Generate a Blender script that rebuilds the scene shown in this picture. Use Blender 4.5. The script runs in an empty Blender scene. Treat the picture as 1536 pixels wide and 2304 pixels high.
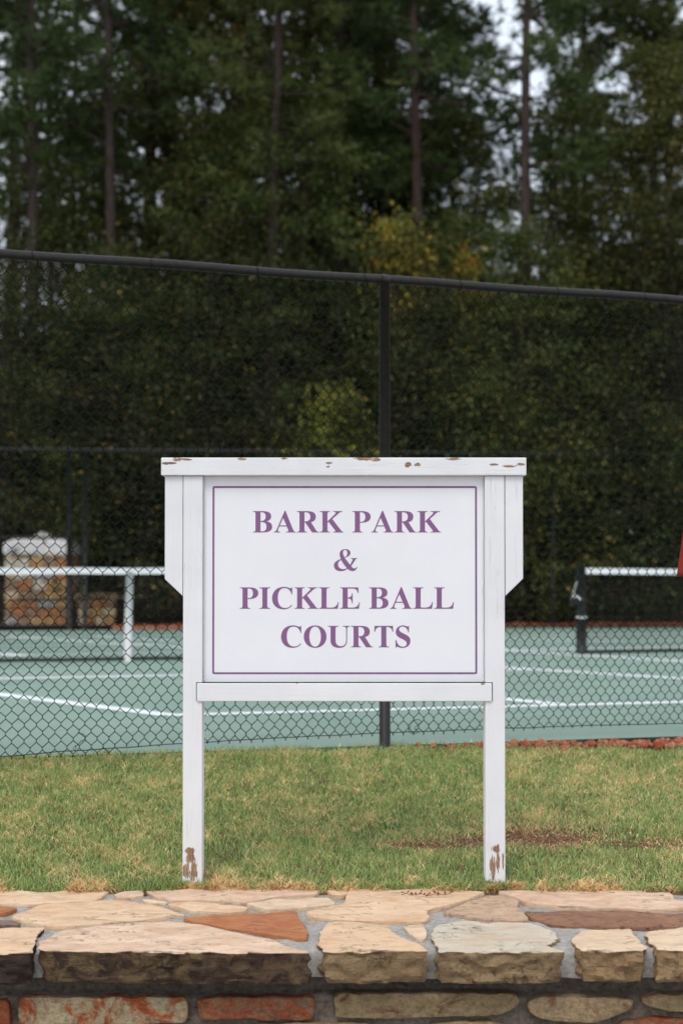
import bpy, bmesh, math, random
import numpy as np
from mathutils import Vector, Matrix, noise
random.seed(7)
R = math.radians
SC = bpy.context.scene
COL = SC.collection

# ------------------------------------------------------------------ camera
F = 4200.0                       # focal length in pixels of the 1536 x 2304 photograph
CZ = 1.48
HOR = 1262.0
TH = math.atan((HOR - 1152) / F)
cam_d = bpy.data.cameras.new('camera'); cam = bpy.data.objects.new('camera', cam_d); COL.objects.link(cam)
cam.location = (0, 0, CZ); cam.rotation_euler = (math.pi / 2 + TH, 0, 0)
cam_d.sensor_fit = 'VERTICAL'; cam_d.sensor_height = 36; cam_d.lens = F / 2304 * 36
cam_d.clip_start = 0.1; cam_d.clip_end = 900
cam_d.dof.use_dof = True; cam_d.dof.focus_distance = 8.72; cam_d.dof.aperture_fstop = cam_d.lens / 32.0
SC.camera = cam

# ------------------------------------------------------------------ sky, sun, exposure
SUN_EL, SUN_AZ = R(56), R(200)
w = bpy.data.worlds.new('World'); SC.world = w; w.use_nodes = True
wn = w.node_tree.nodes; wl = w.node_tree.links; wn.clear()
wo = wn.new('ShaderNodeOutputWorld'); bg = wn.new('ShaderNodeBackground'); bg.inputs['Strength'].default_value = 0.10
sky = wn.new('ShaderNodeTexSky'); sky.sky_type = 'NISHITA'; sky.sun_disc = False
sky.sun_elevation = SUN_EL; sky.sun_rotation = SUN_AZ; sky.dust_density = 3
tc = wn.new('ShaderNodeTexCoord'); nz = wn.new('ShaderNodeTexNoise'); nz.inputs['Scale'].default_value = 2.2; nz.inputs['Detail'].default_value = 5
cr = wn.new('ShaderNodeValToRGB'); cr.color_ramp.elements[0].position = .35; cr.color_ramp.elements[1].position = .68
cr.color_ramp.elements[0].color = (6.9, 7.6, 8.6, 1); cr.color_ramp.elements[1].color = (9.2, 9.5, 9.9, 1)
mx = wn.new('ShaderNodeMixRGB'); mx.inputs[0].default_value = .82
wl.new(tc.outputs['Generated'], nz.inputs['Vector']); wl.new(nz.outputs['Fac'], cr.inputs[0])
wl.new(sky.outputs[0], mx.inputs[1]); wl.new(cr.outputs[0], mx.inputs[2]); wl.new(mx.outputs[0], bg.inputs['Color']); wl.new(bg.outputs[0], wo.inputs[0])
sd = bpy.data.lights.new('sun', 'SUN'); sd.energy = 0.9; sd.angle = R(25); sd.color = (1, .96, .9)
sun = bpy.data.objects.new('sun', sd); COL.objects.link(sun)
_d = Vector((math.sin(SUN_AZ) * math.cos(SUN_EL), math.cos(SUN_AZ) * math.cos(SUN_EL), math.sin(SUN_EL)))
sun.rotation_euler = _d.to_track_quat('Z', 'Y').to_euler()
SC.view_settings.view_transform = 'Standard'; SC.view_settings.look = 'None'
SC.view_settings.exposure = 0.58; SC.view_settings.gamma = 1; SC.view_settings.use_curve_mapping = False

# ------------------------------------------------------------------ picture -> place
def ray(px, py):
    a = Vector((px - 768, F, -(py - 1152)))
    return Vector((a.x, a.y * math.cos(TH) - a.z * math.sin(TH), a.y * math.sin(TH) + a.z * math.cos(TH)))
def at(px, py, Y):
    d = ray(px, py); return Vector((0, 0, CZ)) + d * (Y / d.y)
def on_z(px, py, z):
    d = ray(px, py); return Vector((0, 0, CZ)) + d * ((z - CZ) / d.z)
COURT = 0.39
def on_court(px, py, z=COURT): return on_z(px, py, z)

# ------------------------------------------------------------------ helpers
def tag(o, label=None, cat=None, group=None, kind=None):
    if label: o['label'] = label
    if cat: o['category'] = cat
    if group: o['group'] = group
    if kind: o['kind'] = kind
    return o
def empty(name, loc, label=None, cat=None, group=None, rz=0):
    o = bpy.data.objects.new(name, None); o.location = loc; o.rotation_euler.z = rz; o.empty_display_size = .1
    COL.objects.link(o); return tag(o, label, cat, group)
def link(name, me, mats=None, parent=None, loc=None, rot=None):
    o = bpy.data.objects.new(name, me); COL.objects.link(o)
    if mats is not None and not me.materials:
        for m in (mats if isinstance(mats, (list, tuple)) else [mats]): me.materials.append(m)
    if parent is not None:
        o.parent = parent
        if loc is not None: o.location = loc
        if rot is not None: o.rotation_euler = rot
    else:
        if loc is not None: o.location = loc
        if rot is not None: o.rotation_euler = rot
    return o
def np_mesh(name, verts, faces, smooth=False):
    """verts (n,3) array, faces (m,k) array"""
    verts = np.asarray(verts, dtype=np.float32); faces = np.asarray(faces, dtype=np.int32)
    me = bpy.data.meshes.new(name); k = faces.shape[1]
    me.vertices.add(len(verts)); me.vertices.foreach_set('co', verts.ravel())
    me.loops.add(faces.size); me.loops.foreach_set('vertex_index', faces.ravel())
    me.polygons.add(len(faces)); me.polygons.foreach_set('loop_start', np.arange(0, faces.size, k, dtype=np.int32))
    me.polygons.foreach_set('loop_total', np.full(len(faces), k, dtype=np.int32))
    if smooth: me.polygons.foreach_set('use_smooth', np.ones(len(faces), dtype=bool))
    me.update(calc_edges=True); return me
def pyd(name, v, f):
    me = bpy.data.meshes.new(name); me.from_pydata([tuple(p) for p in v], [], f); me.update(); return me
def bm_mesh(name, bm, smooth=False):
    me = bpy.data.meshes.new(name); bm.normal_update(); bm.to_mesh(me); bm.free()
    if smooth:
        for p in me.polygons: p.use_smooth = True
    return me
def box_mesh(name, x0, x1, y0, y1, z0, z1, bev=0.0, seg=2, top=None):
    bm = bmesh.new(); bmesh.ops.create_cube(bm, size=1)
    for v in bm.verts: v.co = Vector(((x0 + x1) / 2 + v.co.x * (x1 - x0), (y0 + y1) / 2 + v.co.y * (y1 - y0), (z0 + z1) / 2 + v.co.z * (z1 - z0)))
    if bev: bmesh.ops.bevel(bm, geom=list(bm.edges), offset=bev, segments=seg, affect='EDGES', profile=.5)
    return bm_mesh(name, bm)
def prism_mesh(name, pts, y0, y1, bev=0.0):
    """outline in x,z extruded along y"""
    bm = bmesh.new()
    vs = [bm.verts.new((p[0], y0, p[1])) for p in pts]; f = bm.faces.new(vs)
    r = bmesh.ops.extrude_face_region(bm, geom=[f])
    for v in r['geom']:
        if isinstance(v, bmesh.types.BMVert): v.co.y = y1
    bmesh.ops.recalc_face_normals(bm, faces=bm.faces)
    if bev: bmesh.ops.bevel(bm, geom=list(bm.edges), offset=bev, segments=2, affect='EDGES', profile=.5)
    return bm_mesh(name, bm)
def tube(paths, r, sides=6, caps=False):
    """several polylines -> verts, quad faces ; all paths the same radius or list of radii"""
    V = []; Fc = []
    for P in paths:
        P = [Vector(p) for p in P]; n = len(P); base = len(V)
        for i, p in enumerate(P):
            t = (P[min(i + 1, n - 1)] - P[max(i - 1, 0)]).normalized()
            a = Vector((0, 0, 1)) if abs(t.z) < .9 else Vector((1, 0, 0))
            u = t.cross(a).normalized(); v = t.cross(u)
            rr = r[i] if isinstance(r, (list, tuple)) else r
            for k in range(sides):
                an = 2 * math.pi * k / sides
                V.append(p + u * (math.cos(an) * rr) + v * (math.sin(an) * rr))
        for i in range(n - 1):
            for k in range(sides):
                a0 = base + i * sides + k; a1 = base + i * sides + (k + 1) % sides
                Fc.append((a0, a1, a1 + sides, a0 + sides))
        if caps:
            Fc.append(tuple(base + k for k in range(sides))); Fc.append(tuple(base + (n - 1) * sides + k for k in reversed(range(sides))))
    return V, Fc
def tube_mesh(name, paths, r, sides=8, caps=True):
    V, Fc = tube(paths, r, sides, caps); me = pyd(name, V, Fc)
    for p in me.polygons: p.use_smooth = len(p.vertices) == 4
    return me

# ------------------------------------------------------------------ materials
class M:
    def __init__(s, name, rough=.7, spec=.3):
        s.m = bpy.data.materials.new(name); s.m.use_nodes = True; s.t = s.m.node_tree; s.n = s.t.nodes
        s.b = s.n['Principled BSDF']; s.b.inputs['Roughness'].default_value = rough; s.b.inputs['Specular IOR Level'].default_value = spec
    def node(s, typ, ins=None, **kw):
        x = s.n.new('ShaderNode' + typ)
        for k, v in kw.items(): setattr(x, k, v)
        for k, v in (ins or {}).items(): s.set(x, k, v)
        return x
    def set(s, x, k, v):
        if isinstance(v, bpy.types.NodeSocket): s.t.links.new(v, x.inputs[k])
        else: x.inputs[k].default_value = v
    def coord(s, kind='Object', scale=(1, 1, 1), loc=(0, 0, 0)):
        t = s.node('TexCoord'); mp = s.node('Mapping', {'Vector': t.outputs[kind], 'Scale': scale, 'Location': loc}); return mp.outputs[0]
    def world(s, scale=(1, 1, 1)):
        t = s.node('NewGeometry'); mp = s.node('Mapping', {'Vector': t.outputs['Position'], 'Scale': scale}); return mp.outputs[0]
    def noise(s, vec, scale=5, detail=4, rough=.55, dist=0):
        return s.node('TexNoise', {'Vector': vec, 'Scale': scale, 'Detail': detail, 'Roughness': rough, 'Distortion': dist}).outputs['Fac']
    def ramp(s, fac, stops):
        x = s.node('ValToRGB', {0: fac}); e = x.color_ramp.elements
        while len(e) < len(stops): e.new(.5)
        for i, (p, c) in enumerate(stops):
            e[i].position = p; e[i].color = (*c, 1) if not isinstance(c, (int, float)) else (c, c, c, 1)
        return x.outputs[0]
    def mix(s, fac, a, b, mode='MIX'):
        x = s.node('MixRGB', blend_type=mode)
        for k, v in ((0, fac), (1, a), (2, b)):
            if isinstance(v, tuple) and len(v) == 3: v = (*v, 1)
            s.set(x, k, v)
        return x.outputs[0]
    def math(s, op, a, b=0.0):
        x = s.node('Math', operation=op); s.set(x, 0, a); s.set(x, 1, b); return x.outputs[0]
    def color(s, c):
        s.set(s.b, 'Base Color', (*c, 1) if isinstance(c, tuple) else c); return s
    def bump(s, h, strength=.5, dist=.01):
        x = s.node('Bump', {'Height': h, 'Strength': strength, 'Distance': dist}); s.set(s.b, 'Normal', x.outputs[0]); return s
    def island(s): return s.node('NewGeometry').outputs['Random Per Island']
    def objrand(s): return s.node('ObjectInfo').outputs['Random']

def paint_material(name, blobs, weather=0.0, grain=(1.5, 1, 60)):
    """white brush paint on boards; blobs = (x, z, rx, rz) world spots where it has peeled to bare wood"""
    a = M(name, .62, .35); p = a.world()
    g = a.noise(a.world((3, 3, 90) if grain[0] < grain[2] else (90, 3, 3)), 1.0, 4)
    soft = a.noise(p, 3, 3)
    white = a.ramp(soft, [(.3, (.70, .71, .73)), (.7, (.78, .785, .80))])
    white = a.mix(a.ramp(g, [(.58, 0), (.72, .22)]), white, (.52, .52, .50))
    hl = a.noise(a.world((1.2, 3, 70) if grain[0] < grain[2] else (70, 3, 1.2)), 1.6, 3, .6, .4)
    hair = a.mix(1.0, a.ramp(a.math('ABSOLUTE', a.math('SUBTRACT', hl, .60)), [(0, 1), (.012, 0)]), a.ramp(a.noise(p, 2.2, 2), [(.52, 0), (.60, 1)]), 'MULTIPLY')
    white = a.mix(a.math('MULTIPLY', hair, .55), white, (.22, .20, .18))
    white = a.mix(a.ramp(a.noise(p, 7, 6, .75, 1.0), [(.58, 0), (.74, .30)]), white, (.60, .58, .52))
    wood = a.ramp(a.noise(a.world((8, 8, 90) if grain[0] < grain[2] else (110, 8, 12)), 1.5, 4), [(.35, (.15, .095, .065)), (.52, (.30, .18, .10)), (.68, (.42, .32, .23))])
    h = g
    if blobs:
        sep = a.node('SeparateXYZ', {0: p}); X, Z = sep.outputs[0], sep.outputs[2]
        nn = a.noise(a.world((.45, 1, 1.7) if grain[0] < grain[2] else (2.2, 1, .32)), 60, 5, .7)
        tot = None
        for (bx, bz, rx, rz) in blobs:
            dx = a.math('DIVIDE', a.math('SUBTRACT', X, bx), rx); dz = a.math('DIVIDE', a.math('SUBTRACT', Z, bz), rz)
            d = a.math('SQRT', a.math('ADD', a.math('MULTIPLY', dx, dx), a.math('MULTIPLY', dz, dz)))
            v = a.math('SUBTRACT', 1.0, d)
            tot = v if tot is None else a.math('MAXIMUM', tot, v)
        val = a.math('ADD', tot, a.math('MULTIPLY', a.math('SUBTRACT', nn, .50), 3.6))
        mask = a.ramp(a.math('ADD', a.math('MULTIPLY', val, .5), .5), [(.52, 0), (.54, 1)])
        near = a.ramp(a.math('ADD', tot, .2), [(0, 0), (.15, 1)])
        mask = a.mix(1.0, mask, near, 'MULTIPLY')
        white = a.mix(mask, white, wood)
        h = a.math('SUBTRACT', a.math('MULTIPLY', g, .35), mask)
    a.color(white); a.bump(h, .6, .003)
    return a.m

def flat_material(name, c, rough=.6, spec=.3, var=.12, scale=20, metallic=0):
    a = M(name, rough, spec); n = a.noise(a.coord(), scale, 4)
    lo = tuple(x * (1 - var) for x in c); hi = tuple(min(1, x * (1 + var)) for x in c)
    a.color(a.ramp(n, [(.3, lo), (.7, hi)])); a.b.inputs['Metallic'].default_value = metallic
    a.bump(n, .15, .002); return a.m

def stone_material(name, base, vein, dark, scale=1.0, patch=.55, rel=.012):
    a = M(name, .85, .25); p = a.world((1, 1.6, 1)); off = a.objrand()
    pv = a.node('VectorMath', {0: p, 1: a.node('CombineXYZ', {0: a.math('MULTIPLY', off, 37.0), 1: a.math('MULTIPLY', off, 11.0)}).outputs[0]}, operation='ADD').outputs[0]
    big = a.noise(pv, 5 * scale, 4, .6, .6); mid = a.noise(pv, 19 * scale, 6, .65, .8); fine = a.noise(pv, 120, 5, .7)
    c = a.ramp(big, [(.32, vein), (.52, base), (.72, tuple(min(1, x * 1.12) for x in base))])
    c = a.mix(a.ramp(mid, [(patch, 0), (patch + .12, .85)]), c, dark)
    st = a.noise(a.world((1.6, 7, 22)), 3.2, 6, .68, 1.2)
    c = a.mix(a.ramp(st, [(.54, 0), (.66, .28)]), c, tuple(x * .62 for x in vein))
    smear = a.noise(a.world((1.3, 4.5, 9)), 2.4, 5, .62, 1.6)
    c = a.mix(a.ramp(smear, [(.50, 0), (.66, .62)]), c, tuple(x * .8 for x in vein))
    lite = a.noise(a.world((1.7, 5, 9)), 3.1, 4, .6, .8)
    c = a.mix(a.ramp(lite, [(.52, 0), (.68, .5)]), c, tuple(min(1, x * 1.18) for x in base))
    cr_ = a.noise(a.world((1.1, 5, 14)), 4.5, 4, .6, 1.0)
    crack = a.ramp(a.math('ABSOLUTE', a.math('SUBTRACT', cr_, .56)), [(.0, 1), (.016, 0)])
    crack = a.mix(1.0, crack, a.ramp(big, [(.54, 0), (.60, 1)]), 'MULTIPLY')
    c = a.mix(a.math('MULTIPLY', crack, .75), c, tuple(x * .25 for x in dark))
    c = a.mix(.25, c, a.ramp(fine, [(.3, (.45, .38, .32)), (.62, (1.0, .98, .95))]), 'MULTIPLY')
    c = a.mix(a.math('MULTIPLY', off, .35), c, vein)
    a.color(c); h = a.math('ADD', a.math('SUBTRACT', a.math('MULTIPLY', mid, 1.0), crack), a.math('ADD', a.math('MULTIPLY', fine, .25), a.math('MULTIPLY', st, .35)))
    a.bump(h, .8, rel); return a.m

def leaf_material(name, cols, trans=.25, rough=.6, fleck=False):
    a = M(name, rough, .2); i = a.island(); n = a.noise(a.world(), .75, 4, .6)
    v = a.math('ADD', a.math('MULTIPLY', i, .38), a.math('MULTIPLY', a.math('SUBTRACT', n, .28), 1.25))
    st = [(k / (len(cols) - 1) * .7 + .12, c) for k, c in enumerate(cols)]
    c = a.ramp(v, st)
    if fleck: c = a.mix(a.ramp(i, [(.955, 0), (.965, .8)]), c, (.26, .17, .035))
    a.color(c)
    tr = a.node('BsdfTranslucent', {'Color': c}); ms = a.node('MixShader', {0: trans, 1: a.b.outputs[0], 2: tr.outputs[0]})
    a.t.links.new(ms.outputs[0], a.n['Material Output'].inputs[0]); return a.m

MT = {}
MT['steel_black'] = flat_material('black vinyl coated steel', (.017, .0155, .015), .5, .3, .3, 30)
MT['wire_green'] = flat_material('dark green vinyl wire', (.010, .020, .016), .7, .08, .2, 50)
MT['wire_black'] = flat_material('black wire', (.006, .006, .006), .7, .08, .2, 50)
MT['tape'] = flat_material('white net tape', (.76, .78, .80), .8, .2, .06, 9)
MT['strap'] = flat_material('grey white strap', (.60, .60, .61), .8, .2, .08, 9)
MT['netcord'] = flat_material('black net cord', (.02, .02, .02), .9, .1)
MT['red_cloth'] = flat_material('red cloth', (.23, .032, .020), .85, .15, .15, 60)
MT['purple'] = flat_material('purple vinyl print', (.225, .100, .235), .45, .4, .10, 40)
MT['board'] = None

# sign board: white laminate with faint mottling and handling marks
a = M('white sign board', .42, .4); n1 = a.noise(a.world(), 4, 5, .6); n2 = a.noise(a.world((1, 1, 1)), 70, 3)
c = a.ramp(n1, [(.3, (.765, .775, .80)), (.68, (.80, .81, .835))])
c = a.mix(a.ramp(a.noise(a.world(), 2.3, 5, .7, 1.5), [(.6, 0), (.78, .35)]), c, (.70, .68, .63))
a.color(c); a.bump(n2, .04, .001); MT['board'] = a.m

# court acrylic
a = M('green court acrylic', .75, .3); p = a.world(); n1 = a.noise(p, .55, 5, .6); n2 = a.noise(p, 9, 5, .6); n3 = a.noise(p, 350, 2)
c = a.ramp(n1, [(.3, (.195, .292, .238)), (.7, (.240, .330, .275))])
c = a.mix(a.ramp(n2, [(.55, 0), (.75, .45)]), c, (.29, .32, .27)); c = a.mix(a.ramp(a.noise(a.world((1, .25, 1)), 1.3, 6, .7, 1.5), [(.52, 0), (.66, .3)]), c, (.14, .20, .165)); c = a.mix(.3, c, a.ramp(n3, [(.3, (.6, .6, .6)), (.7, (1, 1, 1))]), 'MULTIPLY')
a.color(c); a.bump(n3, .2, .002); MT['court'] = a.m
a = M('white court line paint', .7, .3); n = a.noise(a.world(), 30, 4)
a.color(a.ramp(n, [(.35, (.58, .64, .63)), (.6, (.74, .79, .79))])); MT['line'] = a.m

# soils
a = M('lawn soil and thatch', .95, .1); p = a.world(); n1 = a.noise(p, 30, 6, .7); n2 = a.noise(p, 2.2, 4)
c = a.ramp(n1, [(.3, (.07, .038, .024)), (.55, (.20, .105, .065)), (.75, (.34, .22, .13))])
c = a.mix(a.ramp(n2, [(.4, 0), (.65, .6)]), c, (.09, .10, .035)); a.color(c); a.bump(n1, .9, .02); MT['soil'] = a.m
a = M('forest floor of brown leaves', .95, .1); p = a.world(); n1 = a.noise(p, 7, 6, .7)
a.color(a.ramp(n1, [(.3, (.018, .012, .008)), (.6, (.055, .030, .017)), (.75, (.10, .05, .025))])); a.bump(n1, .8, .05); MT['floor'] = a.m
a = M('red pine straw mulch', .95, .1); p = a.world(); n1 = a.noise(a.world((3, 9, 3)), 8, 6, .7)
a.color(a.ramp(n1, [(.3, (.12, .03, .015)), (.55, (.34, .10, .045)), (.75, (.42, .20, .11))])); a.bump(n1, .8, .05); MT['mulch'] = a.m
a = M('red lava rock', .9, .2); n1 = a.noise(a.world(), 60, 5); i = a.island()
c = a.mix(a.ramp(i, [(.1, 0), (.9, 1)]), (.36, .085, .04), (.48, .20, .12)); c = a.mix(a.ramp(n1, [(.35, .7), (.6, 0)]), c, (.10, .03, .02)); a.color(c); a.bump(n1, .7, .01); MT['lava'] = a.m
a = M('concrete walk', .9, .2); n1 = a.noise(a.world(), 6, 6); a.color(a.ramp(n1, [(.3, (.25, .24, .22)), (.7, (.34, .33, .31))])); a.bump(n1, .3, .005); MT['concrete'] = a.m
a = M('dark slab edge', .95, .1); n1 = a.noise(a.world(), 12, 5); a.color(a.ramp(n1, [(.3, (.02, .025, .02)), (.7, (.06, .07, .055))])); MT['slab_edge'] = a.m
a = M('sandy mortar', .95, .2); p = a.world(); n1 = a.noise(p, 45, 6, .7); n2 = a.noise(p, 400, 2); n3 = a.noise(p, 7, 4)
c = a.ramp(n1, [(.3, (.29, .27, .245)), (.55, (.48, .455, .42)), (.75, (.64, .61, .57))]); c = a.mix(a.ramp(n2, [(.66, 0), (.72, .8)]), c, (.72, .70, .66))
c = a.mix(a.ramp(n3, [(.55, 0), (.7, .4)]), c, (.17, .15, .13)); a.color(c); a.bump(a.math('ADD', n1, a.math('MULTIPLY', n2, .5)), 1, .012); MT['mortar'] = a.m
a = M('dark old mortar', .95, .15); n1 = a.noise(p, 35, 6, .7) if False else a.noise(a.world(), 35, 6, .7); a.color(a.ramp(n1, [(.3, (.080, .062, .050)), (.7, (.25, .21, .17))])); a.bump(n1, 1, .012); MT['mortar_dark'] = a.m

ST = {
 'cream':  stone_material('cream sandstone', (.70, .52, .35), (.60, .37, .22), (.42, .26, .18), .8, .60),
 'cream2': stone_material('pinkish cream sandstone', (.69, .51, .37), (.57, .36, .24), (.34, .22, .16), .9, .58),
 'buff':   stone_material('buff sandstone', (.72, .55, .38), (.58, .42, .29), (.36, .27, .19), 1.0, .62),
 'orange': stone_material('orange sandstone', (.46, .20, .085), (.36, .13, .06), (.26, .11, .06), 1.2, .6),
 'greygreen': stone_material('grey green sandstone', (.56, .50, .40), (.56, .42, .29), (.26, .21, .17), 1.0, .58),
 'brown':  stone_material('red brown sandstone', (.33, .17, .10), (.24, .12, .08), (.11, .065, .05), 1.5, .5),
 'dark':   stone_material('grey brown sandstone', (.26, .19, .14), (.20, .14, .11), (.12, .09, .08), 1.5, .5),
 'knotty': stone_material('spotted sandstone', (.56, .40, .27), (.42, .27, .18), (.14, .09, .075), 1.2, .54),
}
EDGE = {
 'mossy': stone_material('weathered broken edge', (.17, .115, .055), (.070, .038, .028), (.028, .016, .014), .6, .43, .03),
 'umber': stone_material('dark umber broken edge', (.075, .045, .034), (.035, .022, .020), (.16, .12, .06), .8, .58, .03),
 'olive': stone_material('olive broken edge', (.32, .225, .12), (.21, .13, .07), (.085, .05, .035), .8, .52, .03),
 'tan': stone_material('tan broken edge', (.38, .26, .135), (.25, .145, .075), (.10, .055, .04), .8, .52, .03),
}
def brick_stone(name, a1, b1, thr):
    a = M(name, .9, .2); p = a.world((1, 1, 1.2)); n1 = a.noise(p, 7, 7, .72, 1.2); n2 = a.noise(p, 45, 6, .75)
    c1 = a.ramp(n2, [(.3, tuple(x * .45 for x in a1)), (.6, a1)]); c2 = a.ramp(n2, [(.3, tuple(x * .4 for x in b1)), (.6, b1)])
    a.color(a.mix(a.ramp(n1, [(thr - .03, 0), (thr + .09, 1)]), c1, c2)); a.bump(a.math('ADD', n1, n2), .9, .012); return a.m
BR = {
 'redcream': brick_stone('old red brick under lime', (.40, .33, .20), (.36, .085, .028), .50),
 'red': brick_stone('old red stone', (.24, .15, .09), (.30, .080, .032), .46),
 'brown': brick_stone('brown fieldstone', (.28, .20, .11), (.13, .055, .03), .55),
 'tan': brick_stone('tan fieldstone', (.35, .25, .14), (.22, .085, .04), .58),
}

# leaves, bark
MT['needles'] = leaf_material('dark pine needles', [(.022, .020, .011), (.040, .060, .018), (.070, .105, .030), (.11, .14, .045)], 0.25, fleck=False)
MT['needles2'] = leaf_material('olive pine needles', [(.026, .024, .011), (.055, .070, .019), (.095, .115, .030), (.14, .145, .040)], 0.25, fleck=False)
MT['leaf_dark'] = leaf_material('dark understory leaves', [(.028, .019, .013), (.036, .036, .014), (.060, .072, .022), (.10, .095, .028)], 0.3, fleck=True)
MT['leaf_mid'] = leaf_material('mid green leaves', [(.028, .026, .012), (.055, .075, .020), (.090, .120, .032), (.14, .14, .04)], 0.3, fleck=True)
MT['leaf_olive'] = leaf_material('autumn olive leaves', [(.035, .034, .012), (.075, .085, .022), (.115, .125, .032), (.20, .15, .035)], 0.3, fleck=True)
MT['leaf_rust'] = leaf_material('rusty brown green leaves', [(.036, .026, .013), (.060, .060, .020), (.095, .085, .026), (.15, .10, .03)], 0.3, fleck=True)
MT['leaf_yellow'] = leaf_material('yellow green leaves', [(.06, .08, .02), (.14, .165, .032), (.28, .29, .05), (.42, .35, .05)], 0.4, fleck=False)
MT['leaf_orange'] = leaf_material('yellow and orange autumn leaves', [(.08, .10, .02), (.18, .19, .035), (.40, .31, .045), (.55, .20, .045)], 0.4, fleck=False)
def bark(name, lo, hi):
    a = M(name, .95, .1); n = a.noise(a.world((9, 9, 1.6)), 2.5, 6, .7); a.color(a.ramp(n, [(.3, lo), (.7, hi)])); a.bump(n, 1, .04); return a.m
MT['bark'] = bark('grey brown pine bark', (.030, .022, .019), (.095, .070, .062))
MT['bark_pink'] = bark('pinkish pine bark', (.045, .031, .027), (.12, .078, .068))
MT['bark_dark'] = bark('dark bark', (.02, .015, .012), (.06, .045, .038))

# ================================================================== SETTING: grounds
def edge_y(X): return 10.38 + (X + 1.90) * .315        # near edge of the court slab
def sstep(a, b, x):
    t = np.clip((x - a) / (b - a), 0, 1); return t * t * (3 - 2 * t)
def gz(X, Y):
    X = np.asarray(X, float); Y = np.asarray(Y, float)
    ye = edge_y(np.clip(X, -4, 5)); s = np.clip((Y - 8.5) / (ye - 8.5), 0, 1)
    zc = .385 - .035 * sstep(.2, 2.2, X)
    z = -.004 + (zc + .004) * s
    z = z - .022 * (1 - sstep(8.50, 8.565, Y))
    return z + .012 * np.sin(X * 2.3 + 1) * np.sin(Y * 3.1) * np.clip(s * 4, 0, 1) * np.clip((1 - s) * 5, 0, 1)
def gz1(x, y): return float(gz(x, y))
def ground_hit(px, py):
    d = ray(px, py); t0 = 8.3 / d.y
    for i in range(900):
        t = t0 + i * .005 / d.y; p = Vector((0, 0, CZ)) + d * t
        if p.z < gz1(p.x, p.y): return p
    return p
xs = np.concatenate([np.linspace(-60, -6, 12), np.linspace(-5.5, 6, 140), np.linspace(6.6, 60, 12)])
ts = np.linspace(0, 1, 60)
XX, TT = np.meshgrid(xs, ts); YE = edge_y(np.clip(XX, -4, 5)); YY = 8.51 + (YE + .06 - 8.51) * TT ** 1.25
ZZ = gz(XX, YY) - .012
V = np.stack([XX, YY, ZZ], -1).reshape(-1, 3); nx = len(xs)
I, J = np.meshgrid(np.arange(len(ts) - 1), np.arange(nx - 1), indexing='ij'); q = (I * nx + J).ravel()
me = np_mesh('lawn_ground', V, np.stack([q, q + 1, q + nx + 1, q + nx], 1), True)
tag(link('lawn_ground', me, MT['soil']), kind='structure')
# wide ground sheet to the horizon behind the court, forest floor
fx = np.linspace(-300, 300, 61); fy = np.concatenate([np.linspace(30.4, 60, 30), np.linspace(65, 420, 20)])
XX, YY = np.meshgrid(fx, fy); ZZ = .42 + .9 * sstep(31, 60, YY) + .12 * np.sin(XX * .7) * np.sin(YY * .5) * sstep(31, 34, YY)
nx = len(fx); I, J = np.meshgrid(np.arange(len(fy) - 1), np.arange(nx - 1), indexing='ij'); q = (I * nx + J).ravel()
tag(link('forest_floor', np_mesh('forest_floor', np.stack([XX, YY, ZZ], -1).reshape(-1, 3), np.stack([q, q + 1, q + nx + 1, q + nx], 1), True), MT['floor']), kind='structure')
# low ground everywhere (under everything)
tag(link('ground', pyd('ground', [(-400, -60, -.83), (400, -60, -.83), (400, 450, -.83), (-400, 450, -.83)], [(0, 1, 2, 3)]), MT['soil']), kind='structure')
tag(link('walkway', pyd('walkway', [(-30, 2.0, -.80), (30, 2.0, -.80), (30, 7.75, -.80), (-30, 7.75, -.80)], [(0, 1, 2, 3)]), MT['concrete']), kind='structure')

# court slab
XL, XR = -34, 34
def ce(X): return edge_y(X)
cv = [(XL, ce(XL), COURT), (XR, ce(XR), COURT), (XR, 31.2 + 1.6, COURT), (XL, 29.0, COURT)]
FARL = on_court(0, 1419); FARR = on_court(1536, 1411)
sl = (FARR.y - FARL.y) / (FARR.x - FARL.x)
def far_y(X): return FARL.y + (X - FARL.x) * sl
cv[2] = (XR, far_y(XR), COURT); cv[3] = (XL, far_y(XL), COURT)
vv = cv + [(x, y, COURT - .16) for (x, y, z) in cv]
me = pyd('court', vv, [(0, 1, 2, 3), (0, 4, 5, 1), (1, 5, 6, 2), (2, 6, 7, 3), (3, 7, 4, 0)])
o = link('court', me, [MT['court'], MT['slab_edge']])
for i, p in enumerate(me.polygons): p.material_index = 0 if i == 0 else 1
tag(o, kind='structure')
# soil bed between court and forest (the court ends, red pine straw begins)
def strip(name, pts_near, pts_far, mat, kind='structure'):
    n = len(pts_near); V = pts_near + pts_far
    return tag(link(name, pyd(name, V, [(i, i + 1, n + i + 1, n + i) for i in range(n - 1)]), mat), kind=kind)
xs_ = [x * .5 for x in range(-60, 61)]
random.seed(3)
xr_ = [x for x in xs_ if x > -3.6]
strip('pine_straw_bed', [(x, far_y(x) + .01, COURT - .02) for x in xr_], [(x, far_y(x) + .9, COURT + .045 + random.uniform(-.02, .02)) for x in xr_], MT['mulch'])
strip('pine_straw_bank', [(x, far_y(x) + .88, COURT + .02) for x in xs_], [(x, far_y(x) + 5, COURT + .12) for x in xs_], MT['floor'])

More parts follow.
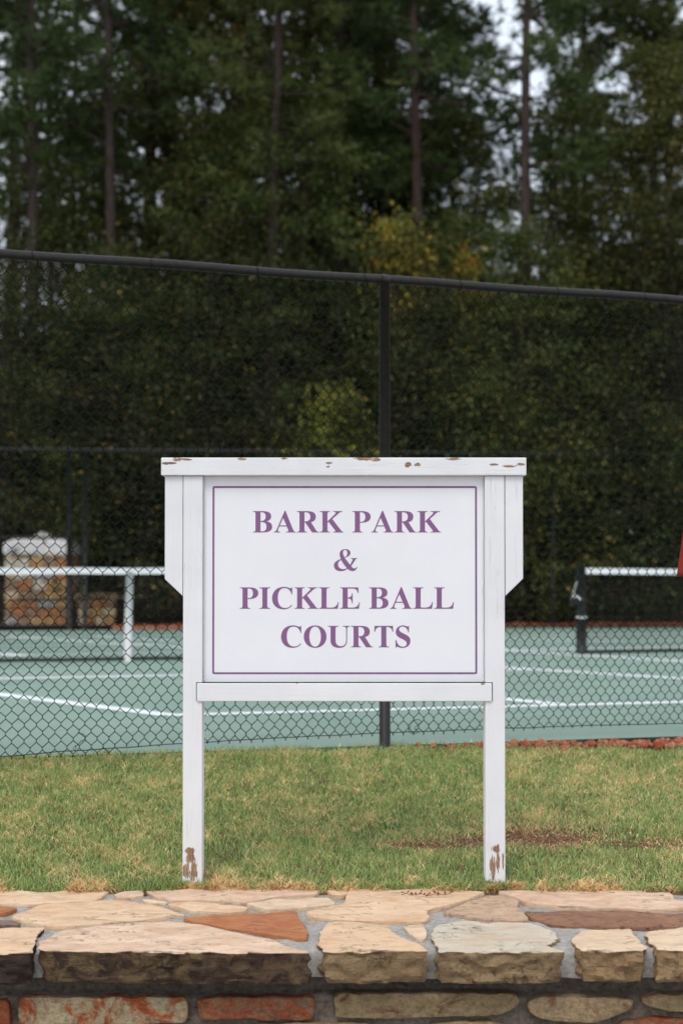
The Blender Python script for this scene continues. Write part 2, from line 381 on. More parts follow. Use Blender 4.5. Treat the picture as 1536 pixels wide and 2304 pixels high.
# painted lines: quads on the court, 4 mm above it
def line_quad(p, q, wd=.19):
    d = (q - p); d.z = 0; n = Vector((-d.y, d.x, 0)).normalized() * wd / 2
    return [p - n, q - n, q + n, p + n]
P1 = on_court(380, 1610); CB = on_court(1270, 1587)
u = (CB - P1).normalized(); half = (CB - P1).length
VA = (on_court(0, 1563) - P1).normalized()
strap_base = on_court(288, 1489); post_base = on_court(1307, 1473)
def inter(p, d, q, e):
    den = d.x * e.y - d.y * e.x; t = ((q.x - p.x) * e.y - (q.y - p.y) * e.x) / den; return p + d * t
nd = (post_base - strap_base).normalized()                      # direction of the nets
SB2 = on_court(1536, 1528); SBd = (on_court(1138, 1503) - SB2).normalized()   # right sideline of the left court
SC1 = on_court(1290, 1474); SCd = (SC1 - on_court(1536, 1489)).normalized()   # left sideline of the right court
K1 = on_court(0, 1528); K2 = on_court(410, 1521); kd = (K2 - K1).normalized()
far_k = on_court(60, 1476)
lines = []
lines.append((P1 + u * -.02, P1 + u * 9.5)); lines.append((P1, P1 + VA * 13.2))
ccd = (on_court(1138, 1574) - CB).normalized()
kc = inter(CB, ccd, K1, kd); lines.append((CB, kc))
lines.append((SB2 - SBd * 1.2, SB2 + SBd * 12.5))
lines.append((SC1 - SCd * 6, SC1 + SCd * 7.5))
lines.append((inter(P1, VA, K1, kd), inter(SB2, SBd, K1, kd)))
fk = on_court(60, 1477); fk2 = on_court(1500, 1458); fkd = (fk2 - fk).normalized()
lines.append((fk - fkd * 2, fk2 + fkd * 3))
lines.append((on_court(-20, 1469), fk))
lines.append((on_court(215, 1433), on_court(450, 1447)))
lines.append((on_court(1130, 1438), on_court(1400, 1444)))
root = empty('court_line_marking', (P1.x, P1.y, COURT + .004), 'thin white painted boundary lines on the green court surface', 'court lines')
root['kind'] = 'structure'
for i, (p, q_) in enumerate(lines):
    qd = [v - Vector((P1.x, P1.y, COURT)) for v in line_quad(p.copy(), q_.copy())]
    for v in qd: v.z = .0004 * i
    link('painted_line', pyd('painted_line', qd, [(0, 1, 2, 3)]), MT['line'], root)

# ================================================================== STONE WALL
def wall_pt(px, py):          # ray onto the gently sloping top of the wall
    d = ray(px, py); k = .0816                       # z = -.02 - k*(8.54 - Y)
    t = (-.02 - k * 8.54 - CZ) / (d.z - k * d.y); return Vector((0, 0, CZ)) + d * t
def densify(pts, step):
    out = []
    for i, p in enumerate(pts):
        q_ = pts[(i + 1) % len(pts)]; n = max(1, int((q_ - p).length / step))
        for k in range(n): out.append(p.lerp(q_, k / n))
    return out
def loft_stone(outline, up, thick, levels, amp, side_amp, seed, lift=0.0, step=.016):
    """outline: 3-D points of the top edge, `up` its outward normal"""
    pts = densify(outline, step); c = sum(pts, Vector()) / len(pts); n = len(pts)
    for it in range(1):
        pts = [pts[i] * .5 + (pts[i - 1] + pts[(i + 1) % n]) * .25 for i in range(n)]
    def nv(p, s, a): return noise.noise_vector(p * s + Vector((seed * 3.1, seed * 1.7, 0))) * a
    ring0 = []
    for p in pts:
        d = nv(p, 14, amp) + nv(p, 45, amp * .6); d -= up * d.dot(up); ring0.append(p + d)
    rings = []
    hs = [-thick * (1 - k / levels) for k in range(levels)] + [-.005]
    for j, h in enumerate(hs):
        rg = []
        for p in ring0:
            out = (p - c); out -= up * out.dot(up); out.normalize()
            f = j / max(1, levels)
            o_ = -0.35 * side_amp if j == 0 else 0
            rg.append(p + up * (h + lift) + out * (o_ + noise.noise(Vector((p.x * 16, p.y * 16, (p.z + h) * 30)) + Vector((seed, 0, 0))) * side_amp + noise.noise(Vector((p.x * 50, p.y * 50, (p.z + h) * 70))) * side_amp * .45))
        rings.append(rg)
    for s, a in ((.988, .0015), (.93, .003), (.6, .004), (.3, .004)):
        rg = []
        for p in ring0:
            b = c + (p - c) * s
            rg.append(b + up * (lift + noise.noise(b * 9 + Vector((0, seed, 0))) * a * 4.0 + (0 if s < .98 else -.001)))
        rings.append(rg)
    V = []; Fc = []; mi = []
    for rg in rings: V += rg
    for j in range(len(rings) - 1):
        for i in range(n):
            a0 = j * n + i; a1 = j * n + (i + 1) % n
            Fc.append((a0, a1, a1 + n, a0 + n)); mi.append(1 if j < levels else 0)
    V.append(c + up * (lift + .001)); k0 = (len(rings) - 1) * n
    for i in range(n): Fc.append((k0 + i, k0 + (i + 1) % n, len(V) - 1)); mi.append(0)
    V = [v - c for v in V]
    me = pyd('stone', V, Fc)
    for p, m_ in zip(me.polygons, mi): p.material_index = m_
    bm = bmesh.new(); bm.from_mesh(me); bmesh.ops.recalc_face_normals(bm, faces=bm.faces); bm.to_mesh(me); bm.free()
    for p in me.polygons: p.use_smooth = True
    me.set_sharp_from_angle(angle=R(38))
    return me, c
wall = empty('stone_wall', (0, 8.0, -.8), 'low retaining wall of mortared sandstone slabs below the lawn and sign', 'wall')
WB = Vector((0, 8.0, -.8))
# mortar bed of the top, gently uneven, and the body of the wall
mxs = np.linspace(-9, 9, 500); mts = np.linspace(0, 1, 34)
XX, TT = np.meshgrid(mxs, mts); YY = 7.655 + (8.58 - 7.655) * TT
ZZ = -.02 - .0816 * (8.54 - YY) - .015
zn = np.array([noise.noise(Vector((x * 12, y * 12, 0))) + .6 * noise.noise(Vector((x * 37, y * 37, 3))) for x, y in zip(XX.ravel(), YY.ravel())]).reshape(XX.shape)
ZZ = ZZ + zn * .0065
ZZ[0] -= .02; YY[0] += .0
nx = len(mxs)
Vt = np.stack([XX, YY, ZZ], -1).reshape(-1, 3)
front = np.stack([mxs, np.full(nx, 7.675), -.222 + .006 * np.sin(mxs * 5) * np.sin(mxs * 13.7)], 1)
base_i = len(Vt); Vt = np.concatenate([Vt, front])
I, J = np.meshgrid(np.arange(len(mts) - 1), np.arange(nx - 1), indexing='ij'); q = (I * nx + J).ravel()
Fq = np.stack([q, q + 1, q + nx + 1, q + nx], 1)
j = np.arange(nx - 1); Fq = np.concatenate([Fq, np.stack([base_i + j, base_i + j + 1, j + 1, j], 1)])
link('mortar_bed', np_mesh('mortar_bed', Vt - np.array(WB), Fq, True), MT['mortar'], wall)
link('wall_core', box_mesh('wall_core', -9, 9, -.20, .56, 0, .565), MT['mortar_dark'], wall)

gxm = np.linspace(-8.9, 8.9, 700); gzm = np.linspace(-.80, -.215, 60); GX, GZ = np.meshgrid(gxm, gzm)
GY = 7.700 + .065 * sstep(-.315, -.285, GZ) + np.array([.012 * noise.noise(Vector((x * 9, z * 9, 7))) + .006 * noise.noise(Vector((x * 40, z * 40, 2))) for x, z in zip(GX.ravel(), GZ.ravel())]).reshape(GX.shape)
nx = len(gxm); I, J = np.meshgrid(np.arange(len(gzm) - 1), np.arange(nx - 1), indexing='ij'); q = (I * nx + J).ravel()
link('mortar_face', np_mesh('mortar_face', np.stack([GX, GY, GZ], -1).reshape(-1, 3) - np.array(WB), np.stack([q, q + 1, q + nx + 1, q + nx], 1), True), MT['mortar_dark'], wall)
def L(pts): return [(x / 2, y / 2 + 1980) for x, y in pts]
def Rr(pts): return [(x / 2 + 768, y / 2 + 1980) for x, y in pts]
top_stones = [
 (L([(-60, 42), (200, 40), (500, 38), (470, 70), (420, 95), (300, 103), (40, 108), (-60, 112)]), 'cream', 0),
 (L([(-60, 120), (60, 121), (82, 128), (30, 148), (-60, 155)]), 'orange', 0),
 (L([(-60, 182), (60, 185), (100, 200), (95, 210), (-60, 213)]), 'dark', 0),
 (L([(48, 165), (110, 140), (200, 110), (350, 100), (560, 91), (640, 106), (760, 132), (835, 155), (700, 172), (480, 192), (330, 208), (230, 213), (200, 205), (90, 180)]), 'cream', 0),
 (L([(512, 68), (560, 50), (640, 53), (652, 70), (590, 80), (530, 83)]), 'cream2', 0),
 (L([(655, 52), (900, 41), (1200, 41), (1450, 37), (1420, 68), (1250, 80), (1100, 106), (900, 98), (760, 90), (690, 74)]), 'cream2', 0),
 (L([(632, 84), (700, 84), (765, 100), (742, 106), (655, 97)]), 'buff', 0),
 (L([(750, 108), (860, 100), (1000, 110), (1120, 126), (1100, 140), (960, 150), (850, 140)]), 'cream', 0),
 (L([(1105, 112), (1280, 90), (1480, 83), (1515, 110), (1400, 125), (1200, 138), (1140, 124)]), 'buff', 0),
 (L([(820, 172), (1000, 162), (1200, 150), (1335, 138), (1345, 170), (1365, 195), (1388, 235), (1380, 262), (1330, 262), (1200, 245), (1100, 225), (960, 205), (870, 190)]), 'orange', 0),
 (L([(1470, 50), (1560, 40), (1576, 60), (1530, 76), (1490, 68)]), 'cream', 0),
 (Rr([(30, 46), (250, 42), (480, 42), (650, 60), (560, 95), (480, 118), (400, 135), (380, 150), (398, 175), (370, 190), (200, 188), (20, 183), (-130, 170), (-162, 152), (-60, 125), (12, 112)]), 'cream', 0),
 (Rr([(275, 205), (370, 198), (380, 230), (378, 262), (350, 268), (300, 235)]), 'buff', 0),
 (Rr([(560, 102), (650, 76), (700, 66), (800, 98), (790, 125), (845, 178), (780, 186), (640, 176), (520, 158), (455, 149), (500, 125)]), 'knotty', 0),
 (Rr([(700, 54), (1000, 49), (1240, 40), (1320, 44), (1380, 62), (1480, 62), (1500, 90), (1545, 100), (1540, 130), (1400, 134), (1180, 129), (1000, 122), (830, 106), (770, 80)]), 'cream2', 0),
 (Rr([(820, 142), (1000, 143), (1200, 137), (1400, 147), (1600, 152), (1600, 203), (1400, 215), (1200, 210), (1050, 205), (950, 200), (880, 180), (830, 160)]), 'brown', 0),
 # stones of the front edge
 (L([(-60, 222), (100, 218), (205, 215), (180, 240), (155, 290), (148, 330), (60, 334), (-60, 336)]), 'cream', 'umber'),
 (L([(195, 318), (192, 275), (260, 235), (400, 215), (560, 197), (750, 187), (900, 202), (1050, 238), (1200, 266), (1300, 302), (1402, 328), (1150, 330), (900, 328), (650, 326), (400, 322)]), 'cream2', 'mossy'),
 (L([(1462, 326), (1436, 290), (1442, 232), (1484, 196), (1620, 192), (1740, 206), (1780, 250), (1868, 284), (1928, 318), (1800, 324), (1600, 328)]), 'cream', 'olive'),
 (Rr([(440, 324), (412, 280), (412, 240), (424, 205), (560, 186), (700, 190), (850, 197), (918, 217), (968, 240), (976, 262), (920, 295), (1000, 322), (800, 326), (600, 328)]), 'greygreen', 'olive'),
 (Rr([(1088, 318), (1040, 292), (1042, 262), (1080, 226), (1300, 223), (1330, 262), (1352, 300), (1366, 322), (1200, 324)]), 'buff', 'tan'),
 (Rr([(1412, 322), (1402, 290), (1368, 252), (1372, 232), (1536, 220), (1600, 220), (1600, 322)]), 'buff', 'tan'),
]
UP = Vector((0, -.0816, 1)).normalized()
PATW = 1656 / 4200 * 8.0      # repeat length of the pattern beyond the frame
built = []
for i, (px, mat_, edge) in enumerate(top_stones):
    pts = [wall_pt(*p) for p in px]
    if edge: me, c = loft_stone(pts, UP, .132, 9, .008, .024, i + 1, lift=.004, step=.014)
    else: me, c = loft_stone(pts, UP, .035, 2, .005, .003, i + 1, lift=.001 + .005 * ((i * 7) % 3) / 2)
    o = link('stone', me, [ST[mat_], EDGE[edge] if edge else ST[mat_]], wall, c - WB); built.append((o, c))
for s in (-1, 1):
    for o, c in built:
        o2 = o.copy(); COL.objects.link(o2); o2.parent = wall; o2.location = c - WB + Vector((s * PATW * 1.02, 0, 0))
# stones of the wall face
def face_pt(px, py, Y=7.655): return at(px, py, Y)
face_stones = [
 (L([(-60, 542), (20, 540), (44, 556), (42, 640), (38, 700), (-60, 700)]), 'red'),
 (L([(82, 532), (100, 530), (300, 530), (600, 528), (838, 532), (842, 600), (840, 644), (600, 646), (300, 652), (90, 654), (80, 610)]), 'redcream'),
 (L([(888, 540), (930, 532), (1100, 528), (1300, 528), (1412, 532), (1416, 590), (1410, 628), (1200, 630), (1060, 622), (960, 634), (896, 630)]), 'red'),
 (L([(1496, 530), (1520, 512), (1800, 512), (2100, 510), (2200, 512), (2330, 518), (2336, 560), (2270, 600), (2180, 612), (1980, 618), (1720, 624), (1510, 618)]), 'brown'),
 (Rr([(840, 545), (900, 528), (1200, 530), (1318, 538), (1300, 580), (1210, 625), (1130, 645), (960, 638), (880, 620), (842, 590)]), 'tan'),
 (Rr([(1345, 530), (1450, 515), (1600, 520), (1600, 600), (1480, 590), (1390, 570), (1350, 550)]), 'brown'),
 (Rr([(1260, 640), (1380, 624), (1600, 628), (1600, 720), (1300, 720), (1220, 700)]), 'red'),
 (Rr([(380, 660), (520, 642), (660, 642), (800, 668), (1100, 676), (1080, 740), (600, 750), (380, 740)]), 'tan'),
 (L([(-20, 730), (200, 690), (620, 680), (1000, 664), (1200, 650), (1400, 646), (1660, 650), (1640, 740), (900, 760), (100, 790)]), 'tan'),
]
rnd = random.Random(5)
y = 800
while y < 1090:
    x = -80 + rnd.randint(-60, 0); h = rnd.randint(95, 130)
    while x < 3200:
        w_ = rnd.randint(220, 620)
        j_ = lambda v: v + rnd.randint(-12, 12)
        face_stones.append((L([(x, j_(y)), (x + w_ * .5, j_(y)), (x + w_, j_(y + 4)), (j_(x + w_), y + h * .5), (x + w_ - 10, j_(y + h - 12)), (x + w_ * .5, j_(y + h - 10)), (x + 8, j_(y + h - 14))]), rnd.choice(list(BR))))
        x += w_ + rnd.randint(35, 70)
    y += h + 16
fb = []
for i, (px, mat_) in enumerate(face_stones):
    pts = [face_pt(*p) for p in px]
    if min(p.z for p in pts) < -.79: continue
    me, c = loft_stone(pts, Vector((0, -1, 0)), .075, 3, .006, .005, i + 40, lift=0)
    fb.append((link('stone', me, [BR[mat_], BR[mat_]], wall, c - WB), c))
for s in (-1, 1):
    for o, c in fb:
        o2 = o.copy(); COL.objects.link(o2); o2.parent = wall; o2.location = c - WB + Vector((s * PATW, 0, 0))
# mortar joints standing between the front slabs
# ================================================================== SIGN
DS = F / 490.0
def sx(px): return (px - 768) / 490.0
def szz(py): return at(768, py, DS).z
sign = empty('sign', (sx(773), DS, -.02), 'white wooden sign with purple letters reading BARK PARK and PICKLE BALL COURTS', 'sign')
SO = Vector(sign.location)
def spart(name, me, mat_, parent=sign): 
    return link(name, me, mat_, parent)
def sbox(name, x0, x1, y0, y1, d0, d1, mat_, bev=.003):
    """pixels; d0..d1 depth behind the front plane in metres"""
    return link(name, box_mesh(name, sx(x0) - SO.x, sx(x1) - SO.x, d0, d1, szz(y1) - SO.z, szz(y0) - SO.z, bev), mat_, sign)
def bl(x, y, rx, ry): return (sx(x), szz(y), rx / 490, ry / 490)
cap_m = paint_material('peeling white paint on the top rail', [bl(400, 1034, 12, 5), bl(378, 1043, 18, 3), bl(545, 1033, 10, 3), bl(822, 1032, 26, 5), bl(845, 1034, 10, 5), bl(740, 1043, 9, 3), bl(738, 1051, 4, 2), bl(918, 1047, 7, 6), bl(938, 1046, 7, 4), bl(1020, 1033, 18, 3), bl(1110, 1046, 10, 3), bl(1145, 1049, 16, 3), bl(1172, 1045, 9, 3), bl(640, 1032, 10, 2), bl(420, 1034, 12, 3)], grain=(1, 1, 60))
post_l = paint_material('white paint worn off the left post foot', [bl(421, 1960, 10, 18), bl(437, 1958, 9, 24), bl(430, 1932, 12, 14), bl(428, 1915, 12, 8)], grain=(60, 1, 1))
post_r = paint_material('white paint worn off the right post foot', [bl(1105, 1950, 7, 30), bl(1118, 1940, 4, 22), bl(1129, 1937, 3, 22), bl(1114, 1910, 10, 10)], grain=(60, 1, 1))
plain_h = paint_material('white painted rail', [bl(1085, 1539, 5, 2), bl(668, 1537, 4, 2)], grain=(1, 1, 60))
plain_v = paint_material('white painted bracket board', [], grain=(60, 1, 1))
sbox('top_rail', 363, 1183, 1030, 1070, -.016, .125, cap_m, .004)
lp = sbox('post', 412.5, 456, 1071, 2012, 0, .125, post_l, .004)
rp = sbox('post', 1090, 1134.5, 1071, 2012, 0, .125, post_r, .004)
rp.rotation_euler.y = 0
def bracket(pts, mat_):
    P = [(sx(x) - SO.x, szz(y) - SO.z) for x, y in pts]
    return link('side_bracket', prism_mesh('side_bracket', P, .003, .09, .003), mat_, sign)
bracket([(371, 1071), (411.3, 1071), (411.3, 1341), (371, 1303)], plain_v)
bracket([(1136.0, 1071), (1176, 1071), (1176, 1302), (1136.0, 1341)], plain_v)
link('joint_gap', box_mesh('joint_gap', sx(442.2) - SO.x, sx(1106.8) - SO.x, -.0012, .06, szz(1577) - SO.z, szz(1535.2) - SO.z), MT['slab_edge'], sign)  # dark strip painted in for the shade in the joint around the bottom rail
sbox('bottom_rail', 444, 1105, 1537, 1578, -.010, .10, plain_h, .004)
panel = sbox('sign_board', 456.5, 1089.5, 1070.5, 1536.5, .030, .048, MT['board'], .001)
# thin moulding/caulk beads along the board edge
def bead(x, seed):
    P = []
    for k in range(60):
        py = 1078 + (1532 - 1078) * k / 59
        P.append((sx(x + 1.3 * noise.noise(Vector((k * .35, seed, 0)))) - SO.x, .028, szz(py) - SO.z))
    link('caulk_bead', tube_mesh('caulk_bead', [P], .0028, 6), plain_v, sign)
bead(460, 1); bead(1086.5, 9)
# printed border : ring of four mitred strips with rounded corners
def rrect(x0, y0, x1, y1, r, n=5):
    out = []
    for cx, cy, a0 in ((x1 - r, y1 - r, 0), (x0 + r, y1 - r, 90), (x0 + r, y0 + r, 180), (x1 - r, y0 + r, 270)):
        for k in range(n + 1):
            a_ = R(a0 + 90 * k / n); out.append((cx + r * math.cos(a_), cy + r * math.sin(a_)))
    return out
oc = rrect(477, 1093, 1073.5, 1518, 4.5); ic = rrect(481.6, 1097.6, 1069, 1513.4, 1.5); n = len(oc); YB = .0296
V = [(sx(x) - SO.x, YB, szz(y) - SO.z) for x, y in oc + ic]
V = V + [(x, YB + .0008, z) for x, y, z in V]
Fc = []
for i in range(n):
    k = (i + 1) % n
    Fc += [(i, k, n + k, n + i), (2 * n + i, 2 * n + k, k, i), (n + i, n + k, 3 * n + k, 3 * n + i)]
bm = bmesh.new(); me0 = pyd('b', V, Fc); bm.from_mesh(me0); bmesh.ops.recalc_face_normals(bm, faces=bm.faces)
link('border_line', bm_mesh('border_line', bm), MT['purple'], panel)
# lettering: bold roman capitals drawn as outlines on a 1000 unit em
ft = lambda x0, x1: f'L{x1},0 L{x1},19 C{x1-60},19'
G = {
'I': (389, 'M20,0 L370,0 L370,19 C310,19 273,35 273,95 L273,581 C273,641 310,657 370,657 L370,676 L20,676 L20,657 C80,657 117,641 117,581 L117,95 C117,35 80,19 20,19 Z'),
'P': (611, 'M16,0 L350,0 L350,19 C290,19 262,35 262,95 L262,308 L300,308 C480,308 600,370 600,492 C600,620 490,676 320,676 L16,676 L16,657 C76,657 102,641 102,581 L102,95 C102,35 76,19 16,19 Z M262,640 L290,640 C385,640 432,590 432,492 C432,390 385,336 290,336 L262,336 Z'),
'B': (667, 'M16,0 L330,0 C520,0 627,60 627,180 C627,290 540,338 440,352 C530,370 595,420 595,510 C595,610 520,676 330,676 L16,676 L16,657 C76,657 98,641 98,581 L98,95 C98,35 76,19 16,19 Z M255,641 L280,641 C372,641 420,600 420,505 C420,410 372,364 270,364 L255,364 Z M255,330 L285,330 C395,330 446,280 446,180 C446,85 400,33 300,33 C270,33 255,40 255,70 Z'),
'R': (722, 'M16,0 L342,0 L342,19 C282,19 257,35 257,95 L257,316 L284,316 L498,0 L714,0 L714,19 C670,19 650,35 625,68 L462,326 C560,345 616,405 616,500 C616,620 520,676 340,676 L16,676 L16,657 C76,657 100,641 100,581 L100,95 C100,35 76,19 16,19 Z M257,640 L290,640 C390,640 442,590 442,495 C442,400 390,350 290,350 L257,350 Z'),
'K': (778, 'M20,0 L345,0 L345,19 C285,19 262,35 262,95 L262,308 L294,340 L508,66 C525,35 500,19 440,19 L440,0 L770,0 L770,19 C730,19 715,35 690,68 L416,425 L560,552 C622,608 660,657 742,657 L742,676 L440,676 L440,657 C520,657 545,630 505,585 L262,348 L262,581 C262,641 285,657 345,657 L345,676 L20,676 L20,657 C80,657 105,641 105,581 L105,95 C105,35 80,19 20,19 Z'),
'A': (722, 'M10,0 L215,0 L215,19 C150,19 125,45 150,100 L185,190 L420,190 L462,95 C485,40 460,19 395,19 L395,0 L705,0 L705,19 C660,19 640,40 615,100 L378,690 L355,690 L110,110 C80,45 60,19 10,19 Z M198,222 L408,222 L305,462 Z'),
'C': (722, 'M672,680 L652,680 C645,652 630,642 600,650 C540,677 480,692 410,692 C190,692 35,545 35,335 C35,125 180,-18 395,-18 C510,-18 605,20 668,105 L650,130 C600,60 540,24 450,24 C300,24 215,140 215,340 C215,540 290,655 430,655 C540,655 620,580 655,455 L672,455 Z'),
'O': (778, 'M748,337 C748,545 590,692 389,692 C188,692 30,545 30,337 C30,129 188,-18 389,-18 C590,-18 748,129 748,337 Z M573,337 C573,160 505,18 389,18 C273,18 205,160 205,337 C205,514 273,656 389,656 C505,656 573,514 573,337 Z'),
'U': (722, 'M16,676 L350,676 L350,657 C290,657 255,641 255,581 L255,230 C255,100 320,35 425,35 C540,35 590,110 590,230 L590,560 C590,630 560,657 480,657 L480,676 L705,676 L705,657 C645,657 620,630 620,560 L620,220 C620,70 530,-18 370,-18 C190,-18 97,70 97,220 L97,581 C97,641 75,657 16,657 Z'),
'T': (667, 'M165,0 L505,0 L505,19 C440,19 414,40 414,95 L414,640 L440,640 C540,640 590,590 610,490 L632,490 L625,676 L42,676 L35,490 L57,490 C77,590 130,640 225,640 L255,640 L255,95 C255,40 230,19 165,19 Z'),
'S': (556, 'M462,680 L445,680 C440,655 430,648 410,652 C370,677 330,692 280,692 C140,692 45,600 45,480 C45,370 120,320 240,265 C340,218 390,180 390,120 C390,60 345,18 275,18 C165,18 95,90 60,235 L38,235 L38,-14 L58,-14 C65,15 80,22 100,18 C150,-8 200,-19 265,-19 C410,-19 508,75 508,205 C508,310 440,365 330,418 C220,470 150,500 150,565 C150,620 195,655 255,655 C350,655 415,590 442,470 L462,470 Z'),
'L': (667, 'M16,0 L612,0 L640,214 L620,214 C585,90 520,36 400,36 L300,36 C270,36 255,45 255,75 L255,581 C255,641 290,657 350,657 L350,676 L16,676 L16,657 C76,657 97,641 97,581 L97,95 C97,35 76,19 16,19 Z'),
'E': (667, 'M16,0 L610,0 L640,205 L620,205 C590,85 520,36 400,36 L300,36 C270,36 255,45 255,75 L255,325 L265,325 C350,325 385,270 395,165 L414,165 L414,500 L395,500 C385,400 350,358 265,358 L255,358 L255,640 L400,640 C500,640 555,600 580,500 L602,500 L592,676 L16,676 L16,657 C76,657 97,641 97,581 L97,95 C97,35 76,19 16,19 Z'),
'&': (833, 'M377,406 C480,440 560,480 560,560 C560,635 500,682 400,682 C290,682 216,620 216,530 C216,470 235,412 256,369 C130,320 35,270 35,165 C35,60 120,-16 245,-16 C350,-16 420,20 465,60 C510,20 560,-14 631,-14 C700,-14 750,40 781,117 L768,128 C745,90 715,70 677,72 C640,75 605,110 582,146 L690,302 C720,360 740,380 774,380 L774,397 L569,397 L569,380 C625,380 640,350 618,315 L547,183 Z M373,425 C335,490 322,530 322,570 C322,620 350,655 393,655 C440,655 461,610 461,550 C461,490 430,450 373,425 Z M268,338 C190,300 165,260 165,200 C165,110 230,50 330,50 C380,50 420,62 446,82 C370,170 310,250 268,338 Z'),
}
def glyph_mesh(ch):
    cu = bpy.data.curves.new('glyph', 'CURVE'); cu.dimensions = '2D'; cu.fill_mode = 'BOTH'; cu.extrude = .0
    import re
    for sub in G[ch][1].split('M')[1:]:
        toks = re.findall(r'([LC])?\s*(-?\d+\.?\d*),(-?\d+\.?\d*)', 'L' + sub.strip())
        cmds = re.findall(r'[LC][^LCZ]*', 'L' + sub); pts = []
        for cm in cmds:
            nums = [tuple(map(float, t)) for t in re.findall(r'(-?\d+\.?\d*),(-?\d+\.?\d*)', cm)]
            if cm[0] == 'L': pts += nums
            else:
                p0 = pts[-1]
                for k in range(1, 8):
                    t = k / 7; b = [(1 - t) ** 3, 3 * t * (1 - t) ** 2, 3 * t * t * (1 - t), t ** 3]
                    pts.append((sum(b[m_] * (p0, *nums)[m_][0] for m_ in range(4)), sum(b[m_] * (p0, *nums)[m_][1] for m_ in range(4))))
        sp = cu.splines.new('POLY'); sp.points.add(len(pts) - 1); sp.use_cyclic_u = True
        for i, p in enumerate(pts): sp.points[i].co = (p[0] / 1000, p[1] / 1000, 0, 1)
    ob = bpy.data.objects.new('glyph', cu); COL.objects.link(ob); bpy.context.view_layer.update()
    me = bpy.data.meshes.new_from_object(ob.evaluated_get(bpy.context.evaluated_depsgraph_get()))
    COL.objects.unlink(ob); bpy.data.objects.remove(ob)
    bm = bmesh.new(); bm.from_mesh(me); bmesh.ops.remove_doubles(bm, verts=bm.verts, dist=1e-5)
    r_ = bmesh.ops.extrude_face_region(bm, geom=list(bm.faces))
    for v in r_['geom']:
        if isinstance(v, bmesh.types.BMVert): v.co.z = .010
    bmesh.ops.recalc_face_normals(bm, faces=bm.faces)
    bm.to_mesh(me); bm.free(); me.name = 'letter'; me.materials.clear(); me.materials.append(MT['purple']); return me
GM = {ch: glyph_mesh(ch) for ch in G}
EM = 71.3
def text_line(txt, x0, x1, base):
    adv = sum(250 if ch == ' ' else G[ch][0] for ch in txt)
    k = EM / 1000; x = (x0 + x1) / 2 - adv * k / 2
    for ch in txt:
        if ch != ' ':
            o = link('letter', GM[ch], None, panel, (sx(x) - SO.x, .0300, szz(base) - SO.z), (R(90), 0, 0))
            s = EM / 490; o.scale = (s, s, .0008 / .010)
        x += (250 if ch == ' ' else G[ch][0]) * k
text_line('BARK PARK', 569, 991, 1197.7); text_line('&', 750, 806, 1284)
text_line('PICKLE BALL', 537, 1024, 1370); text_line('COURTS', 631, 925, 1457)
panel['label'] = 'flat white board with purple border and bold purple capital letters'

# ================================================================== CHAIN LINK FENCES
def fence(name, label, origin, direction, t0, t1, zb, zt, posts, rail_r, post_r, pw, ph, wire, wire_mat, zbase, seed, detail):
    o = empty(name, (origin.x, origin.y, zbase), label, 'fence')
    O = Vector((origin.x, origin.y, zbase)); d = Vector((direction[0], direction[1], 0)).normalized(); nrm = Vector((d.y, -d.x, 0))
    def W(t, z, off=0): return d * t + nrm * off + Vector((0, 0, z - zbase))
    link('top_rail', tube_mesh('top_rail', [[W(t0 + (t1 - t0) * k / 40, zt + .004 * math.sin(k * 1.3)) for k in range(41)]], rail_r, 14), MT['steel_black'], o)
    for tp in posts:
        me = tube_mesh('post', [[W(tp, zbase - .2), W(tp, zt - rail_r * .5)]], post_r, 16)
        p = link('post', me, MT['steel_black'], o)
        cp = tube_mesh('rail_loop', [[W(tp - rail_r * .9, zt, 0), W(tp + rail_r * .9, zt, 0)]], rail_r * 1.22, 12)
        link('rail_loop', cp, MT['steel_black'], p)
    # woven mesh: zigzag strands
    H = zt - zb(0) ; strands = []
    n = int((t1 - t0) / (pw / 2)); rows = int((zt - min(zb(t0), zb(t1), zb(0))) / (ph / 2)) + 1
    for i in range(n):
        tc_ = t0 + i * pw / 2; P = []; bot = zb(tc_)
        for k in range(rows + 1):
            z = zt - k * ph / 2
            if z < bot - ph * .42: break
            s = 1 if (k + i) % 2 else -1
            wob = .008 * noise.noise(Vector((tc_ * 1.3, z * 1.3, seed))) + .006 * noise.noise(Vector((tc_ * 4, z * 4, seed + 4)))
            sag = .6 * wob
            zz = z + sag * 1.5
            if detail:
                P.append(W(tc_ + s * pw / 4 + wob, zz + ph * .07, .004 * s)); P.append(W(tc_ + s * pw / 4 + wob, zz - ph * .07, .004 * s))
            else: P.append(W(tc_ + s * pw / 4 + wob, zz, .003 * s))
        if len(P) > 2: strands.append(P)
    V, Fc = tube(strands, wire / 2, 4 if detail else 3)
    m_ = link('chain_link_mesh', np_mesh('chain_link_mesh', np.array([tuple(v) for v in V]), np.array(Fc), False), wire_mat, o)
    tag(m_, kind='stuff')
    # bottom tension wire, slightly wavy, and the knuckle tips
    P = [W(t0 + (t1 - t0) * k / 260, zb(t0 + (t1 - t0) * k / 260) + .006 * noise.noise(Vector((k * .23, seed, 0))), .012) for k in range(261)]
    link('tension_wire', tube_mesh('tension_wire', [P], wire * .55, 5), wire_mat, o)
    if detail:
        for tie in range(int((t1 - t0) / .66)):
            t = t0 + .2 + tie * .66 + (.02 if tie % 2 else 0); P = []
            for k in range(13):
                a_ = 2 * math.pi * k / 12; P.append(W(t + .003 * k / 12, zt + math.sin(a_) * (rail_r + .002), math.cos(a_) * (rail_r + .002)))
            link('tie_wire', tube_mesh('tie_wire', [P], .0022, 5), wire_mat, o)
    return o, W
SP = 380.0; YP = F / SP
fo = Vector(((865 - 768) / SP, YP, 0)); fd = (.911, .412)
